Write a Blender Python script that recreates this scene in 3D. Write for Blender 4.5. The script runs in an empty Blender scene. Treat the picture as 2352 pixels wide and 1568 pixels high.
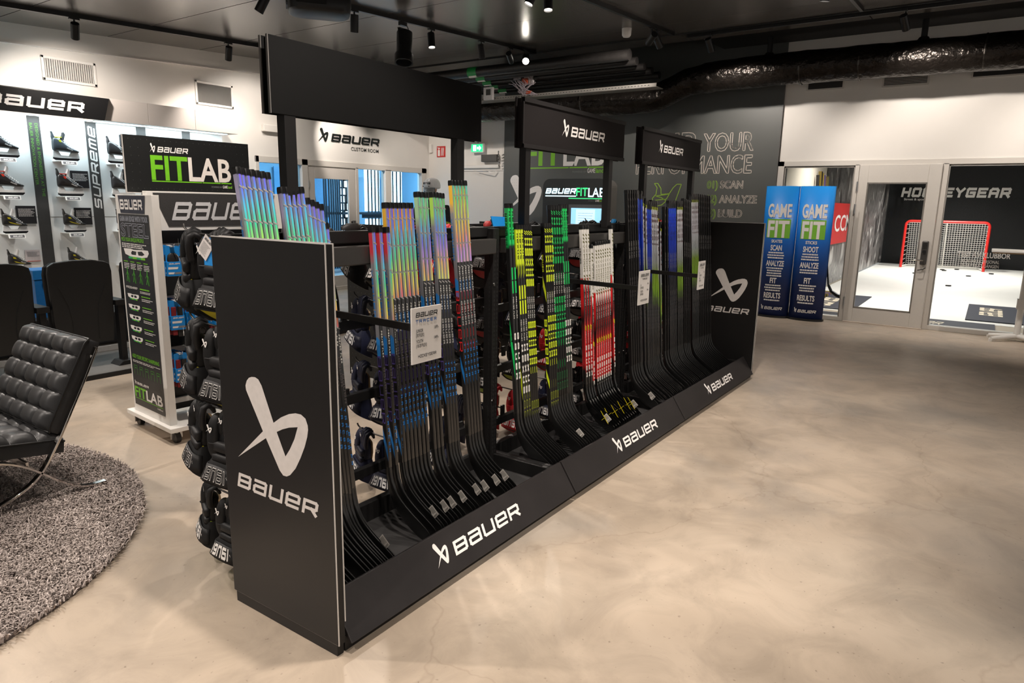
import bpy, bmesh, math, random
from mathutils import Vector, Matrix, geometry
PI = math.pi
rnd = random.Random(11)
sc = bpy.context.scene
COL = sc.collection

# ---------------- camera ----------------
CAM_H = 1.55
FPX = 1568.64
cr = Vector((0.56919556, -0.82199325, 0.01853418))
cu = Vector((0.15240517, 0.12763198, 0.98004222))
cf = Vector((0.80795364, 0.55501097, -0.19792357))
cd = bpy.data.cameras.new('camera')
cam = bpy.data.objects.new('camera', cd)
COL.objects.link(cam)
cd.sensor_width = 36.0
cd.lens = FPX * 36.0 / 2352.0
cd.clip_start = 0.05
cd.clip_end = 200
cam.matrix_world = Matrix(((cr.x, cu.x, -cf.x, 0), (cr.y, cu.y, -cf.y, 0), (cr.z, cu.z, -cf.z, CAM_H), (0, 0, 0, 1)))
sc.camera = cam

# ---------------- view, world ----------------
sc.view_settings.view_transform = 'Standard'
sc.view_settings.look = 'None'
sc.view_settings.gamma = 1.0
sc.view_settings.use_curve_mapping = False
sc.view_settings.exposure = 0.0
w = bpy.data.worlds.new('world')
sc.world = w
w.use_nodes = True
bg = w.node_tree.nodes['Background']
bg.inputs[0].default_value = (1.0, 0.93, 0.86, 1)
bg.inputs[1].default_value = 0.43
WARM = (1.0, 0.80, 0.60)
NEUT = (1.0, 0.90, 0.81)
COOL = (0.72, 0.92, 1.0)
SPOT_W = 160.0          # watts of one track spot

# ceiling plane: it climbs with x under the stand
def ceil_z(x):
    return 3.242 + 0.0531 * x

# ---------------- materials ----------------
def lin(c):
    out = []
    for v in c[:3]:
        v = v / 255.0
        out.append(v / 12.92 if v <= 0.04045 else ((v + 0.055) / 1.055) ** 2.4)
    return (out[0], out[1], out[2], 1.0)
MATS = {}
def M(name, col=(128, 128, 128), rough=0.5, metal=0.0, var=0.12, vs=40.0, bump=0.0, bs=300.0, emit=0.0, spec=0.5, coat=0.0, trans=0.0, sheen=0.0, bd=.004):
    if name in MATS:
        return MATS[name]
    m = bpy.data.materials.new(name)
    m.use_nodes = True
    nt = m.node_tree
    b = nt.nodes['Principled BSDF']
    c = lin(col)
    tc = nt.nodes.new('ShaderNodeTexCoord')
    nz = nt.nodes.new('ShaderNodeTexNoise')
    nz.inputs['Scale'].default_value = vs
    nz.inputs['Detail'].default_value = 4
    nt.links.new(tc.outputs['Object'], nz.inputs['Vector'])
    mx = nt.nodes.new('ShaderNodeMix')
    mx.data_type = 'RGBA'
    mx.inputs[6].default_value = [v * (1 - var) for v in c[:3]] + [1]
    mx.inputs[7].default_value = [min(1, v * (1 + var)) for v in c[:3]] + [1]
    nt.links.new(nz.outputs['Fac'], mx.inputs[0])
    nt.links.new(mx.outputs[2], b.inputs['Base Color'])
    b.inputs['Roughness'].default_value = rough
    b.inputs['Metallic'].default_value = metal
    b.inputs['Specular IOR Level'].default_value = spec
    b.inputs['Coat Weight'].default_value = coat
    b.inputs['Coat Roughness'].default_value = 0.08
    if sheen:
        b.inputs['Sheen Weight'].default_value = sheen
    if emit:
        b.inputs['Emission Color'].default_value = c
        b.inputs['Emission Strength'].default_value = emit
    if trans:
        b.inputs['Transmission Weight'].default_value = trans
    if bump:
        n2 = nt.nodes.new('ShaderNodeTexNoise')
        n2.inputs['Scale'].default_value = bs
        n2.inputs['Detail'].default_value = 3
        nt.links.new(tc.outputs['Object'], n2.inputs['Vector'])
        bp_ = nt.nodes.new('ShaderNodeBump')
        bp_.inputs['Strength'].default_value = bump
        bp_.inputs['Distance'].default_value = bd
        nt.links.new(n2.outputs['Fac'], bp_.inputs['Height'])
        nt.links.new(bp_.outputs['Normal'], b.inputs['Normal'])
    MATS[name] = m
    return m
def ramp(nt, stops, interp='LINEAR'):
    r = nt.nodes.new('ShaderNodeValToRGB')
    r.color_ramp.interpolation = interp
    e = r.color_ramp.elements
    e[0].position, e[0].color = stops[0]
    e[1].position, e[1].color = stops[-1]
    for p, c in stops[1:-1]:
        k = e.new(p); k.color = c
    return r
def zgrad(name, stops, zmin, zmax, rough=0.35, metal=0.0, jitter=0.0, coat=0.0, noise=0.0, axis=2, glassy=0.5, emit=0.0):
    """colour printed along the object's own length"""
    if name in MATS:
        return MATS[name]
    m = bpy.data.materials.new(name); m.use_nodes = True
    nt = m.node_tree; b = nt.nodes['Principled BSDF']
    tc = nt.nodes.new('ShaderNodeTexCoord')
    sp = nt.nodes.new('ShaderNodeSeparateXYZ')
    nt.links.new(tc.outputs['Object'], sp.inputs[0])
    mr = nt.nodes.new('ShaderNodeMapRange')
    mr.inputs[1].default_value = zmin; mr.inputs[2].default_value = zmax
    nt.links.new(sp.outputs[axis], mr.inputs[0])
    src = mr.outputs[0]
    if jitter:
        oi = nt.nodes.new('ShaderNodeObjectInfo')
        ma = nt.nodes.new('ShaderNodeMath'); ma.operation = 'MULTIPLY_ADD'
        nt.links.new(oi.outputs['Random'], ma.inputs[0]); ma.inputs[1].default_value = jitter
        ad = nt.nodes.new('ShaderNodeMath'); ad.operation = 'SUBTRACT'
        nt.links.new(src, ma.inputs[2]); nt.links.new(ma.outputs[0], ad.inputs[0]); ad.inputs[1].default_value = jitter / 2
        src = ad.outputs[0]
    if noise:
        nz = nt.nodes.new('ShaderNodeTexNoise'); nz.inputs['Scale'].default_value = 38; nz.inputs['Detail'].default_value = 3
        nt.links.new(tc.outputs['Object'], nz.inputs['Vector'])
        ma = nt.nodes.new('ShaderNodeMath'); ma.operation = 'MULTIPLY_ADD'
        nt.links.new(nz.outputs['Fac'], ma.inputs[0]); ma.inputs[1].default_value = noise
        nt.links.new(src, ma.inputs[2])
        ad = nt.nodes.new('ShaderNodeMath'); ad.operation = 'SUBTRACT'
        nt.links.new(ma.outputs[0], ad.inputs[0]); ad.inputs[1].default_value = noise / 2
        src = ad.outputs[0]
    r = ramp(nt, [(p, lin(c)) for p, c in stops])
    nt.links.new(src, r.inputs[0])
    nt.links.new(r.outputs[0], b.inputs['Base Color'])
    b.inputs['Roughness'].default_value = rough; b.inputs['Metallic'].default_value = metal
    b.inputs['Coat Weight'].default_value = coat; b.inputs['Coat Roughness'].default_value = 0.1
    b.inputs['Specular IOR Level'].default_value = glassy
    MATS[name] = m
    return m

# ---------------- mesh builder ----------------
class MB:
    def __init__(s):
        s.v = []; s.f = []; s.mi = []; s.mats = []; s.cur = 0
    def m(s, mat):
        if mat not in s.mats:
            s.mats.append(mat)
        s.cur = s.mats.index(mat)
        return s
    def add(s, vs, fs):
        o = len(s.v)
        s.v.extend([tuple(x) for x in vs])
        for f in fs:
            s.f.append(tuple(i + o for i in f)); s.mi.append(s.cur)
        return s
    def box(s, x0, y0, z0, x1, y1, z1):
        x0, x1 = min(x0, x1), max(x0, x1); y0, y1 = min(y0, y1), max(y0, y1); z0, z1 = min(z0, z1), max(z0, z1)
        return s.add([(x0, y0, z0), (x1, y0, z0), (x1, y1, z0), (x0, y1, z0), (x0, y0, z1), (x1, y0, z1), (x1, y1, z1), (x0, y1, z1)],
                     [(3, 2, 1, 0), (4, 5, 6, 7), (0, 1, 5, 4), (1, 2, 6, 5), (2, 3, 7, 6), (3, 0, 4, 7)])
    def hexa(s, p):
        """8 points, bottom ring then top ring"""
        return s.add(p, [(3, 2, 1, 0), (4, 5, 6, 7), (0, 1, 5, 4), (1, 2, 6, 5), (2, 3, 7, 6), (3, 0, 4, 7)])
    def beam(s, a, b, wx, wz, up=(0, 0, 1)):
        a = Vector(a); b = Vector(b); d = (b - a).normalized()
        u = Vector(up)
        if abs(d.dot(u)) > 0.98:
            u = Vector((1, 0, 0))
        r = d.cross(u).normalized(); u = r.cross(d).normalized()
        q = []
        for c in (a, b):
            for sx, sz in ((-1, -1), (1, -1), (1, 1), (-1, 1)):
                q.append(c + r * (sx * wx / 2) + u * (sz * wz / 2))
        return s.hexa(q)
    def quad(s, a, b, c, d):
        return s.add([a, b, c, d], [(0, 1, 2, 3)])
    def prism(s, pts, O, U, V, N, h):
        """2-D outline extruded by h along N"""
        O = Vector(O); U = Vector(U); V = Vector(V); N = Vector(N)
        n = len(pts)
        lo = [O + U * x + V * y for x, y in pts]; hi = [p + N * h for p in lo]
        tri = geometry.tessellate_polygon([[Vector((x, y, 0)) for x, y in pts]])
        fs = [(t[0] + n, t[1] + n, t[2] + n) for t in tri] + [(t[2], t[1], t[0]) for t in tri]
        fs += [(i, (i + 1) % n, (i + 1) % n + n, i + n) for i in range(n)]
        return s.add(lo + hi, fs)
    def flat(s, loops, O, U, V):
        """flat printed shape with holes"""
        O = Vector(O); U = Vector(U); V = Vector(V)
        allp = [p for l in loops for p in l]
        tri = geometry.tessellate_polygon([[Vector((x, y, 0)) for x, y in l] for l in loops])
        return s.add([O + U * x + V * y for x, y in allp], tri)
    def tris(s, vs2, fs, O, U, V):
        O = Vector(O); U = Vector(U); V = Vector(V)
        return s.add([O + U * x + V * y for x, y in vs2], fs)
    def tube(s, pts, r, n=8, cap=True):
        pts = [Vector(p) for p in pts]
        rs = r if isinstance(r, (list, tuple)) else [r] * len(pts)
        rings = []; up = None
        for i, p in enumerate(pts):
            d = (pts[min(i + 1, len(pts) - 1)] - pts[max(i - 1, 0)]).normalized()
            if up is None:
                up = Vector((0, 0, 1)) if abs(d.z) < 0.9 else Vector((1, 0, 0))
            a = d.cross(up).normalized(); b = a.cross(d).normalized(); up = b
            rings.append([p + (a * math.cos(2 * PI * k / n) + b * math.sin(2 * PI * k / n)) * rs[i] for k in range(n)])
        vs = [q for g in rings for q in g]; fs = []
        for i in range(len(pts) - 1):
            for k in range(n):
                fs.append((i * n + k, (i + 1) * n + k, (i + 1) * n + (k + 1) % n, i * n + (k + 1) % n))
        if cap:
            fs.append(tuple(range(n))); fs.append(tuple(reversed(range((len(pts) - 1) * n, len(pts) * n))))
        return s.add(vs, fs)
    def cyl(s, a, b, r, n=16, r2=None):
        return s.tube([a, b], [r, r if r2 is None else r2], n)
    def lathe(s, prof, c=(0, 0, 0), n=20, axis=(0, 0, 1)):
        ax = Vector(axis).normalized()
        a = ax.orthogonal().normalized(); b = ax.cross(a); c = Vector(c)
        vs = []; fs = []
        for r, h in prof:
            for k in range(n):
                vs.append(c + ax * h + (a * math.cos(2 * PI * k / n) + b * math.sin(2 * PI * k / n)) * r)
        for i in range(len(prof) - 1):
            for k in range(n):
                fs.append((i * n + k, i * n + (k + 1) % n, (i + 1) * n + (k + 1) % n, (i + 1) * n + k))
        return s.add(vs, fs)
    def loft(s, rings, close=True, caps=True):
        n = len(rings[0]); vs = [p for g in rings for p in g]; fs = []
        for i in range(len(rings) - 1):
            for k in range(n if close else n - 1):
                fs.append((i * n + k, i * n + (k + 1) % n, (i + 1) * n + (k + 1) % n, (i + 1) * n + k))
        if caps and close:
            fs.append(tuple(reversed(range(n)))); fs.append(tuple(range((len(rings) - 1) * n, len(rings) * n)))
        return s.add(vs, fs)
    def grid(s, fn, nu, nv):
        vs = [fn(i / nu, j / nv) for j in range(nv + 1) for i in range(nu + 1)]
        fs = [(j * (nu + 1) + i, j * (nu + 1) + i + 1, (j + 1) * (nu + 1) + i + 1, (j + 1) * (nu + 1) + i) for j in range(nv) for i in range(nu)]
        return s.add(vs, fs)
    def build(s, name, parent=None, smooth=None, bevel=0.0, bseg=2, sub=0, solid=0.0, label=None, fix=False):
        me = bpy.data.meshes.new(name)
        base = WL.get(parent.name, Vector((0, 0, 0))) if parent else Vector((0, 0, 0))
        me.from_pydata([tuple(Vector(p) - base) for p in s.v], [], s.f)
        for m in s.mats:
            me.materials.append(m)
        for p, i in zip(me.polygons, s.mi):
            p.material_index = i
        if fix:
            bm = bmesh.new(); bm.from_mesh(me)
            bmesh.ops.remove_doubles(bm, verts=bm.verts, dist=1e-5)
            bmesh.ops.recalc_face_normals(bm, faces=bm.faces); bm.to_mesh(me); bm.free()
        if smooth is not None:
            for p in me.polygons:
                p.use_smooth = True
            if smooth < 180:
                try:
                    me.set_sharp_from_angle(angle=math.radians(smooth))
                except Exception:
                    pass
        o = bpy.data.objects.new(name, me)
        COL.objects.link(o)
        if parent:
            o.parent = parent
            WL[o.name] = base
        if label:
            o['label'] = label
        if bevel:
            b = o.modifiers.new('bevel', 'BEVEL'); b.width = bevel; b.segments = bseg; b.limit_method = 'ANGLE'; b.angle_limit = math.radians(35)
        if sub:
            b = o.modifiers.new('sub', 'SUBSURF'); b.levels = sub; b.render_levels = sub
        if solid:
            b = o.modifiers.new('solid', 'SOLIDIFY'); b.thickness = solid; b.offset = 0
        return o
WL = {}
def thing(name, label, cat, loc=(0, 0, 0), group=None, rotz=0.0):
    o = bpy.data.objects.new(name, None)
    COL.objects.link(o)
    o.empty_display_size = 0.05
    o.location = loc; o.rotation_euler = (0, 0, rotz)
    WL[o.name] = Vector(loc)
    return tag(o, label, cat, group)
def tag(o, label, cat, group=None, kind=None):
    o['label'] = label; o['category'] = cat
    if group: o['group'] = group
    if kind: o['kind'] = kind
    return o
def struct(o):
    o['kind'] = 'structure'
    return o
def copy_tree(o, parent=None):
    c = o.copy(); COL.objects.link(c)
    if parent: c.parent = parent
    for ch in o.children:
        copy_tree(ch, c)
    return c
def ordinal(i):
    return ['first', 'second', 'third', 'fourth', 'fifth', 'sixth', 'seventh', 'eighth', 'ninth', 'tenth', 'eleventh', 'twelfth', 'thirteenth', 'fourteenth'][i]
# ---------------- lettering ----------------
TC = {}
def glyphs(s, bold=0.0):
    """outline text in the built-in face, cap height 1, left edge at 0"""
    key = (s, bold)
    if key in TC:
        return TC[key]
    cu_ = bpy.data.curves.new('t', 'FONT'); cu_.body = s; cu_.size = 1.0; cu_.resolution_u = 3; cu_.offset = bold
    ob = bpy.data.objects.new('t', cu_); COL.objects.link(ob)
    bpy.context.view_layer.update()
    dg = bpy.context.evaluated_depsgraph_get()
    me = bpy.data.meshes.new_from_object(ob.evaluated_get(dg))
    vs = [(v.co.x, v.co.y) for v in me.vertices]; fs = [tuple(p.vertices) for p in me.polygons]
    COL.objects.unlink(ob); bpy.data.objects.remove(ob); bpy.data.curves.remove(cu_); bpy.data.meshes.remove(me)
    x0 = min(v[0] for v in vs); x1 = max(v[0] for v in vs)
    k = 1 / 0.729
    vs = [((x - x0) * k, y * k) for x, y in vs]
    TC[key] = (vs, fs, (x1 - x0) * k)
    return TC[key]
def ribbons(vs, fs, wd, kx=1.0):
    cnt = {}
    for f in fs:
        for i in range(len(f)):
            e = (f[i], f[(i + 1) % len(f)]); cnt[tuple(sorted(e))] = cnt.get(tuple(sorted(e)), 0) + 1
    ov = []; of = []
    for (a, b), n in cnt.items():
        if n != 1: continue
        ax, ay = vs[a]; bx, by = vs[b]; dx, dy = bx - ax, by - ay
        l = math.hypot(dx, dy)
        if l < 1e-6: continue
        dx, dy = dx / l * wd / 2, dy / l * wd / 2
        o = len(ov)
        ov += [(ax - dx + dy, ay - dy - dx), (bx + dx + dy, by + dy - dx), (bx + dx - dy, by + dy + dx), (ax - dx - dy, ay - dy + dx)]
        of.append((o, o + 1, o + 2, o + 3))
    return ov, of
def text(mb, s, O, U, V, h, w=None, al='l', shear=0.0, outline=0.0, kx=0.8, bold=0.012):
    vs, fs, tw = glyphs(s, bold)
    sx = (w / tw) if w else h * kx
    sx_, h_ = sx, h
    vs = [(x * sx_ + y * h_ * shear, y * h_) for x, y in vs]
    W = tw * sx_
    if outline:
        vs, fs = ribbons(vs, fs, outline)
    off = {'l': 0, 'c': -W / 2, 'r': -W}[al]
    mb.tris([(x + off, y) for x, y in vs], fs, O, U, V)
    return W
# squared stroke letters: centre lines in a unit box
K = {
 'B': [[(0, 0), (.9, 0), (1, .1), (1, .42), (.92, .5), (1, .58), (1, .9), (.9, 1), (0, 1), (0, 0)], [(0, .5), (.92, .5)]],
 'a': [[(.05, 1), (.9, 1), (1, .9), (1, 0), (.1, 0), (0, .1), (0, .45), (.1, .55), (1, .55)]],
 'U': [[(0, 1), (0, .1), (.1, 0), (1, 0), (1, 1)]],
 'e': [[(.95, 0), (.1, 0), (0, .1), (0, .9), (.1, 1), (.9, 1), (1, .9), (1, .47), (0, .47)]],
 'R': [[(0, 0), (0, 1), (.9, 1), (1, .9), (1, .5), (.9, .42), (0, .42)], [(.62, .42), (1, 0)]],
 'S': [[(.95, 1), (.1, 1), (0, .9), (0, .6), (.1, .5), (.9, .5), (1, .4), (1, .1), (.9, 0), (.05, 0)]],
 'P': [[(0, 0), (0, 1), (.9, 1), (1, .9), (1, .5), (.9, .4), (0, .4)]],
 'm': [[(0, 0), (0, .9), (.1, 1), (.9, 1), (1, .9), (1, 0)], [(.5, 0), (.5, 1)]],
 'N': [[(0, 0), (0, 1), (1, 0), (1, 1)]],
 'E': [[(1, 0), (0, 0), (0, 1), (1, 1)], [(0, .5), (.85, .5)]],
 'X': [[(0, 0), (1, 1)], [(0, 1), (1, 0)]],
 'V': [[(0, 1), (.5, 0), (1, 1)]],
 'A': [[(0, 0), (0, .8), (.2, 1), (.8, 1), (1, .8), (1, 0)], [(0, .42), (1, .42)]],
 'O': [[(.1, 0), (.9, 0), (1, .1), (1, .9), (.9, 1), (.1, 1), (0, .9), (0, .1), (.1, 0)]],
 'T': [[(0, 1), (1, 1)], [(.5, 1), (.5, 0)]],
 'C': [[(1, 1), (.1, 1), (0, .9), (0, .1), (.1, 0), (1, 0)]],
 'L': [[(0, 1), (0, 0), (1, 0)]],
 'Y': [[(0, 1), (.5, .5), (1, 1)], [(.5, .5), (.5, 0)]],
 'H': [[(0, 0), (0, 1)], [(1, 0), (1, 1)], [(0, .5), (1, .5)]],
 'K': [[(0, 0), (0, 1)], [(1, 1), (.1, .5), (1, 0)]],
 'G': [[(1, 1), (.1, 1), (0, .9), (0, .1), (.1, 0), (1, 0), (1, .5), (.5, .5)]],
 'I': [[(.5, 0), (.5, 1)]],
 'F': [[(0, 0), (0, 1), (1, 1)], [(0, .5), (.85, .5)]],
 'M': [[(0, 0), (0, 1), (.5, .4), (1, 1), (1, 0)]],
 '2': [[(.05, 1), (.9, 1), (1, .9), (1, .6), (.9, .5), (.1, .5), (0, .4), (0, 0), (1, 0)]],
 '5': [[(1, 1), (0, 1), (0, .5), (.9, .5), (1, .4), (1, .1), (.9, 0), (0, 0)]],
 '0': [[(.1, 0), (.9, 0), (1, .1), (1, .9), (.9, 1), (.1, 1), (0, .9), (0, .1), (.1, 0)]],
 '3': [[(0, 1), (.9, 1), (1, .9), (1, .1), (.9, 0), (0, 0)], [(.3, .5), (1, .5)]],
 '4': [[(0, 1), (0, .4), (1, .4)], [(.8, 1), (.8, 0)]],
 '9': [[(1, .5), (.1, .5), (0, .6), (0, .9), (.1, 1), (.9, 1), (1, .9), (1, 0), (0, 0)]],
 '/': [[(0, 0), (1, 1)]], '-': [[(0, .5), (1, .5)]], ' ': [],
}
def sq(s, t=0.2, asp=1.0, gap=0.28, grow=0.0):
    """returns 2-D quads for squared lettering, height 1; asp = letter width"""
    vs = []; fs = []; x = 0.0
    for ch in s:
        for pl in K.get(ch, []):
            for i in range(len(pl) - 1):
                ax, ay = pl[i]; bx, by = pl[i + 1]
                ax = x + t / 2 + ax * (asp - t); bx = x + t / 2 + bx * (asp - t)
                ay = t / 2 + ay * (1 - t); by = t / 2 + by * (1 - t)
                dx, dy = bx - ax, by - ay; l = math.hypot(dx, dy)
                if l < 1e-6: continue
                hx, hy = dx / l * (t + grow) / 2, dy / l * (t + grow) / 2
                ex = 0.82 if 0 < i else 1.0
                ex2 = 0.82 if i < len(pl) - 2 else 1.0
                if pl[0] == pl[-1]: ex = ex2 = 0.82
                o = len(vs)
                vs += [(ax - hx * ex + hy, ay - hy * ex - hx), (bx + hx * ex2 + hy, by + hy * ex2 - hx), (bx + hx * ex2 - hy, by + hy * ex2 + hx), (ax - hx * ex - hy, ay - hy * ex + hx)]
                fs.append((o, o + 1, o + 2, o + 3))
        x += (asp * 0.6 if ch == ' ' else asp) + gap
    return vs, fs, x - gap
def sqtext(mb, s, O, U, V, h, w=None, t=0.2, asp=1.0, gap=0.28, shear=0.0, al='l', grow=0.0):
    vs, fs, tw = sq(s, t, asp, gap, grow)
    sx = (w / tw) if w else h
    W = tw * sx
    off = {'l': 0, 'c': -W / 2, 'r': -W}[al]
    # each stroke sits a hair above the last so that crossings stay clean
    O = Vector(O); U = Vector(U); V = Vector(V); N = U.cross(V).normalized()
    lay = layers(s)
    mb.add([O + U * (x * sx + y * h * shear + off) + V * (y * h) + N * (3e-5 * lay[i // 4]) for i, (x, y) in enumerate(vs)], fs)
    return W
def layers(s):
    out = []
    for ch in s:
        k = 0
        for pl in K.get(ch, []):
            for i in range(len(pl) - 1):
                out.append(k); k += 1
    return out
MARK_O = [(0.217, 0.88), (0.244, 0.937), (0.286, 0.976), (0.334, 0.994), (0.395, 1.0), (0.449, 0.985), (0.5, 0.925), (0.669, 0.554), (0.798, 0.639), (0.928, 0.699), (1.036, 0.729), (1.12, 0.732), (1.187, 0.702), (1.217, 0.636), (1.22, 0.59), (1.202, 0.512), (1.157, 0.401), (1.084, 0.265), (0.997, 0.13), (0.901, 0.033), (0.843, 0.003), (0.786, 0.0), (0.729, 0.045), (0.524, 0.355), (0.0, 0.024), (0.479, 0.422), (0.223, 0.831)]
MARK_I = [(0.714, 0.464), (0.81, 0.512), (0.922, 0.554), (1.06, 0.587), (1.0, 0.449), (0.922, 0.325), (0.84, 0.223)]
def mark(mb, O, U, V, h, shear=0.0, kx=1.0):
    f = lambda l: [(x * h * kx + y * h * shear, y * h) for x, y in l]
    mb.flat([f(MARK_O), f(MARK_I)], O, U, V)
def wordmark(mb, O, U, V, h, w, shear=0.24, t=0.2):
    return sqtext(mb, 'BaUeR', O, U, V, h, w, t=t, asp=1.15, gap=0.2, shear=shear)
def lockup(mb, O, U, V, h, w, shear=0.24):
    """symbol and word in one line; h is the letter height, w the whole width"""
    O = Vector(O); U_ = Vector(U); V_ = Vector(V)
    mark(mb, O - V_ * (h * 0.12), U, V, h * 1.7, 0.0, kx=w * 0.145 / (h * 1.7 * 1.22))
    wordmark(mb, O + U_ * (w * 0.19), U, V, h, w * 0.79, shear)
def lines(mb, O, U, V, w, h, n, fill=0.6, r=None, ragged=0.25):
    """fine print too small to read: thin rules broken into words"""
    r = r or rnd; O = Vector(O); U = Vector(U); V = Vector(V)
    st = h / n
    for i in range(n):
        x = 0; end = w * (1 - (r.random() * ragged if i else 0))
        y = h - (i + 1) * st
        while x < end:
            l = min(end - x, w * r.uniform(.05, .16))
            a = O + U * x + V * y
            mb.quad(a, a + U * l, a + U * l + V * (st * fill), a + V * (st * fill))
            x += l + w * 0.018
X_, Y_, Z_ = Vector((1, 0, 0)), Vector((0, 1, 0)), Vector((0, 0, 1))
# common materials
white_ink = M('white_ink', (232, 228, 224), 0.5, var=.02)
green_ink = M('lime_ink', (124, 190, 45), 0.5, var=.03)
black_ink = M('black_ink', (18, 20, 20), 0.5, var=.05)
grey_ink = M('grey_ink', (120, 120, 120), 0.5, var=.05)
blackmet = M('black_powder_coat', (23, 22, 22), 0.45, var=.12, bump=.05, bs=900, spec=.35)
blackpan = M('black_laminate', (27, 26, 26), 0.38, var=.1, vs=12, spec=.35)
white_paint = M('white_paint', (226, 222, 216), 0.55, var=.02, vs=6)
white_lam = M('white_laminate', (228, 225, 220), 0.35, var=.02)
grey_frame = M('grey_frame', (206, 201, 194), 0.4, var=.03)
chrome = M('chrome', (210, 205, 200), 0.08, 1.0, var=.02)
steel = M('steel', (190, 190, 190), 0.3, 1.0, var=.05)
black_plas = M('black_plastic', (22, 22, 23), 0.4, var=.1)
edge_white = M('edge_band', (205, 200, 195), 0.4, var=.03)
# ---------------- room shell ----------------
WX, WY = 10.58, 9.35          # right-hand wall, left-hand wall
def floor_mat():
    m = bpy.data.materials.new('polished_concrete'); m.use_nodes = True
    nt = m.node_tree; b = nt.nodes['Principled BSDF']; L = nt.links.new
    tc = nt.nodes.new('ShaderNodeTexCoord')
    def nz(sc_, det, rough=.6, dist=0.0):
        n = nt.nodes.new('ShaderNodeTexNoise'); n.inputs['Scale'].default_value = sc_; n.inputs['Detail'].default_value = det
        n.inputs['Roughness'].default_value = rough; n.inputs['Distortion'].default_value = dist
        L(tc.outputs['Object'], n.inputs['Vector']); return n
    def mixc(fac, a, c, mode='MIX'):
        x = nt.nodes.new('ShaderNodeMix'); x.data_type = 'RGBA'; x.blend_type = mode
        if isinstance(fac, float): x.inputs[0].default_value = fac
        else: L(fac, x.inputs[0])
        for i, q in ((6, a), (7, c)):
            if isinstance(q, tuple): x.inputs[i].default_value = q
            else: L(q, x.inputs[i])
        return x.outputs[2]
    big = ramp(nt, [(0.3, lin((152, 138, 122))), (0.5, lin((182, 166, 148))), (0.72, lin((203, 188, 170)))])
    L(nz(0.55, 5, .55, .6).outputs['Fac'], big.inputs[0])
    mid = ramp(nt, [(0.35, (.72, .72, .72, 1)), (0.6, (1, 1, 1, 1))])
    L(nz(3.1, 7, .65, .9).outputs['Fac'], mid.inputs[0])
    c = mixc(0.75, big.outputs[0], mid.outputs[0], 'MULTIPLY')
    grey = ramp(nt, [(0.52, (0, 0, 0, 1)), (0.7, (1, 1, 1, 1))])
    L(nz(0.9, 4, .5, .4).outputs['Fac'], grey.inputs[0])
    gm = nt.nodes.new('ShaderNodeMath'); gm.operation = 'MULTIPLY'; gm.inputs[1].default_value = .55
    L(grey.outputs[0], gm.inputs[0])
    c = mixc(gm.outputs[0], c, lin((140, 136, 130)))
    spk = ramp(nt, [(0.24, (0.25, 0.22, 0.2, 1)), (0.33, (1, 1, 1, 1))])
    L(nz(46, 3, .5).outputs['Fac'], spk.inputs[0])
    c = mixc(0.55, c, spk.outputs[0], 'MULTIPLY')
    # hairline cracks
    wp = nz(1.4, 5, .6)
    av = nt.nodes.new('ShaderNodeVectorMath'); av.operation = 'MULTIPLY_ADD'
    L(wp.outputs['Color'], av.inputs[0]); av.inputs[1].default_value = (.7, .7, 0); L(tc.outputs['Object'], av.inputs[2])
    vo = nt.nodes.new('ShaderNodeTexVoronoi'); vo.feature = 'DISTANCE_TO_EDGE'; vo.inputs['Scale'].default_value = 0.42
    L(av.outputs[0], vo.inputs['Vector'])
    cr_ = ramp(nt, [(0.0, (.7, .66, .62, 1)), (0.003, (1, 1, 1, 1))])
    L(vo.outputs['Distance'], cr_.inputs[0])
    c = mixc(0.4, c, cr_.outputs[0], 'MULTIPLY')
    L(c, b.inputs['Base Color'])
    rr = ramp(nt, [(0.3, (.3, .3, .3, 1)), (0.7, (.5, .5, .5, 1))])
    L(nz(1.7, 5).outputs['Fac'], rr.inputs[0]); L(rr.outputs[0], b.inputs['Roughness'])
    b.inputs['Specular IOR Level'].default_value = 0.42
    bp_ = nt.nodes.new('ShaderNodeBump'); bp_.inputs['Strength'].default_value = .12; bp_.inputs['Distance'].default_value = .004
    L(nz(14, 6).outputs['Fac'], bp_.inputs['Height']); L(bp_.outputs['Normal'], b.inputs['Normal'])
    return m
mb = MB().m(floor_mat())
mb.box(-4.5, -5.5, -0.05, WX + .1, WY + .15, 0)
struct(mb.build('floor'))

# ceiling: black panels 1.22 m wide with open joints, rising along x
def ceil_mat():
    m = M('black_ceiling_panel', (84, 80, 76), 0.24, var=.25, vs=2.0, bump=.25, bs=7.0, spec=.6)
    return m
mb = MB().m(ceil_mat())
x = -3.98
ys = [-5.5, -1.0, 1.45, 3.6, 5.7, 8.3, WY]
while x < 8.8:
    for a, b in zip(ys[:-1], ys[1:]):
        p = []
        for zz in (0, .03):
            for px_, py_ in ((x + .006, a + .006), (x + 1.214, a + .006), (x + 1.214, b - .006), (x + .006, b - .006)):
                p.append((px_, py_, ceil_z(px_) + zz))
        mb.hexa(p)
    x += 1.22
struct(mb.build('ceiling'))
mb = MB().m(M('black_soffit', (14, 14, 14), .7))
p = [(px_, py_, ceil_z(px_) + .06 + zz) for zz in (0, .03) for px_, py_ in ((-4.5, -5.5), (8.3, -5.5), (8.3, WY), (-4.5, WY))]
mb.hexa(p)
mb.box(8.2, -7, 4.3, WX + .1, WY + .1, 4.34)
p = [(px_, py_, zz) for zz in (3.70, 4.3) for px_, py_ in ((8.84, -7), (8.88, -7), (8.88, WY), (8.84, WY))]
mb.hexa(p)
# strip of black board above the ducts, beside the right-hand wall
p = [(px_, py_, ceil_z(px_) + .03 + zz) for zz in (0, .03) for px_, py_ in ((8.95, -7), (WX - .005, -7), (WX - .005, 3.55), (8.95, 3.55))]
mb.hexa(p)
struct(mb.build('trim_1'))

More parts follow.
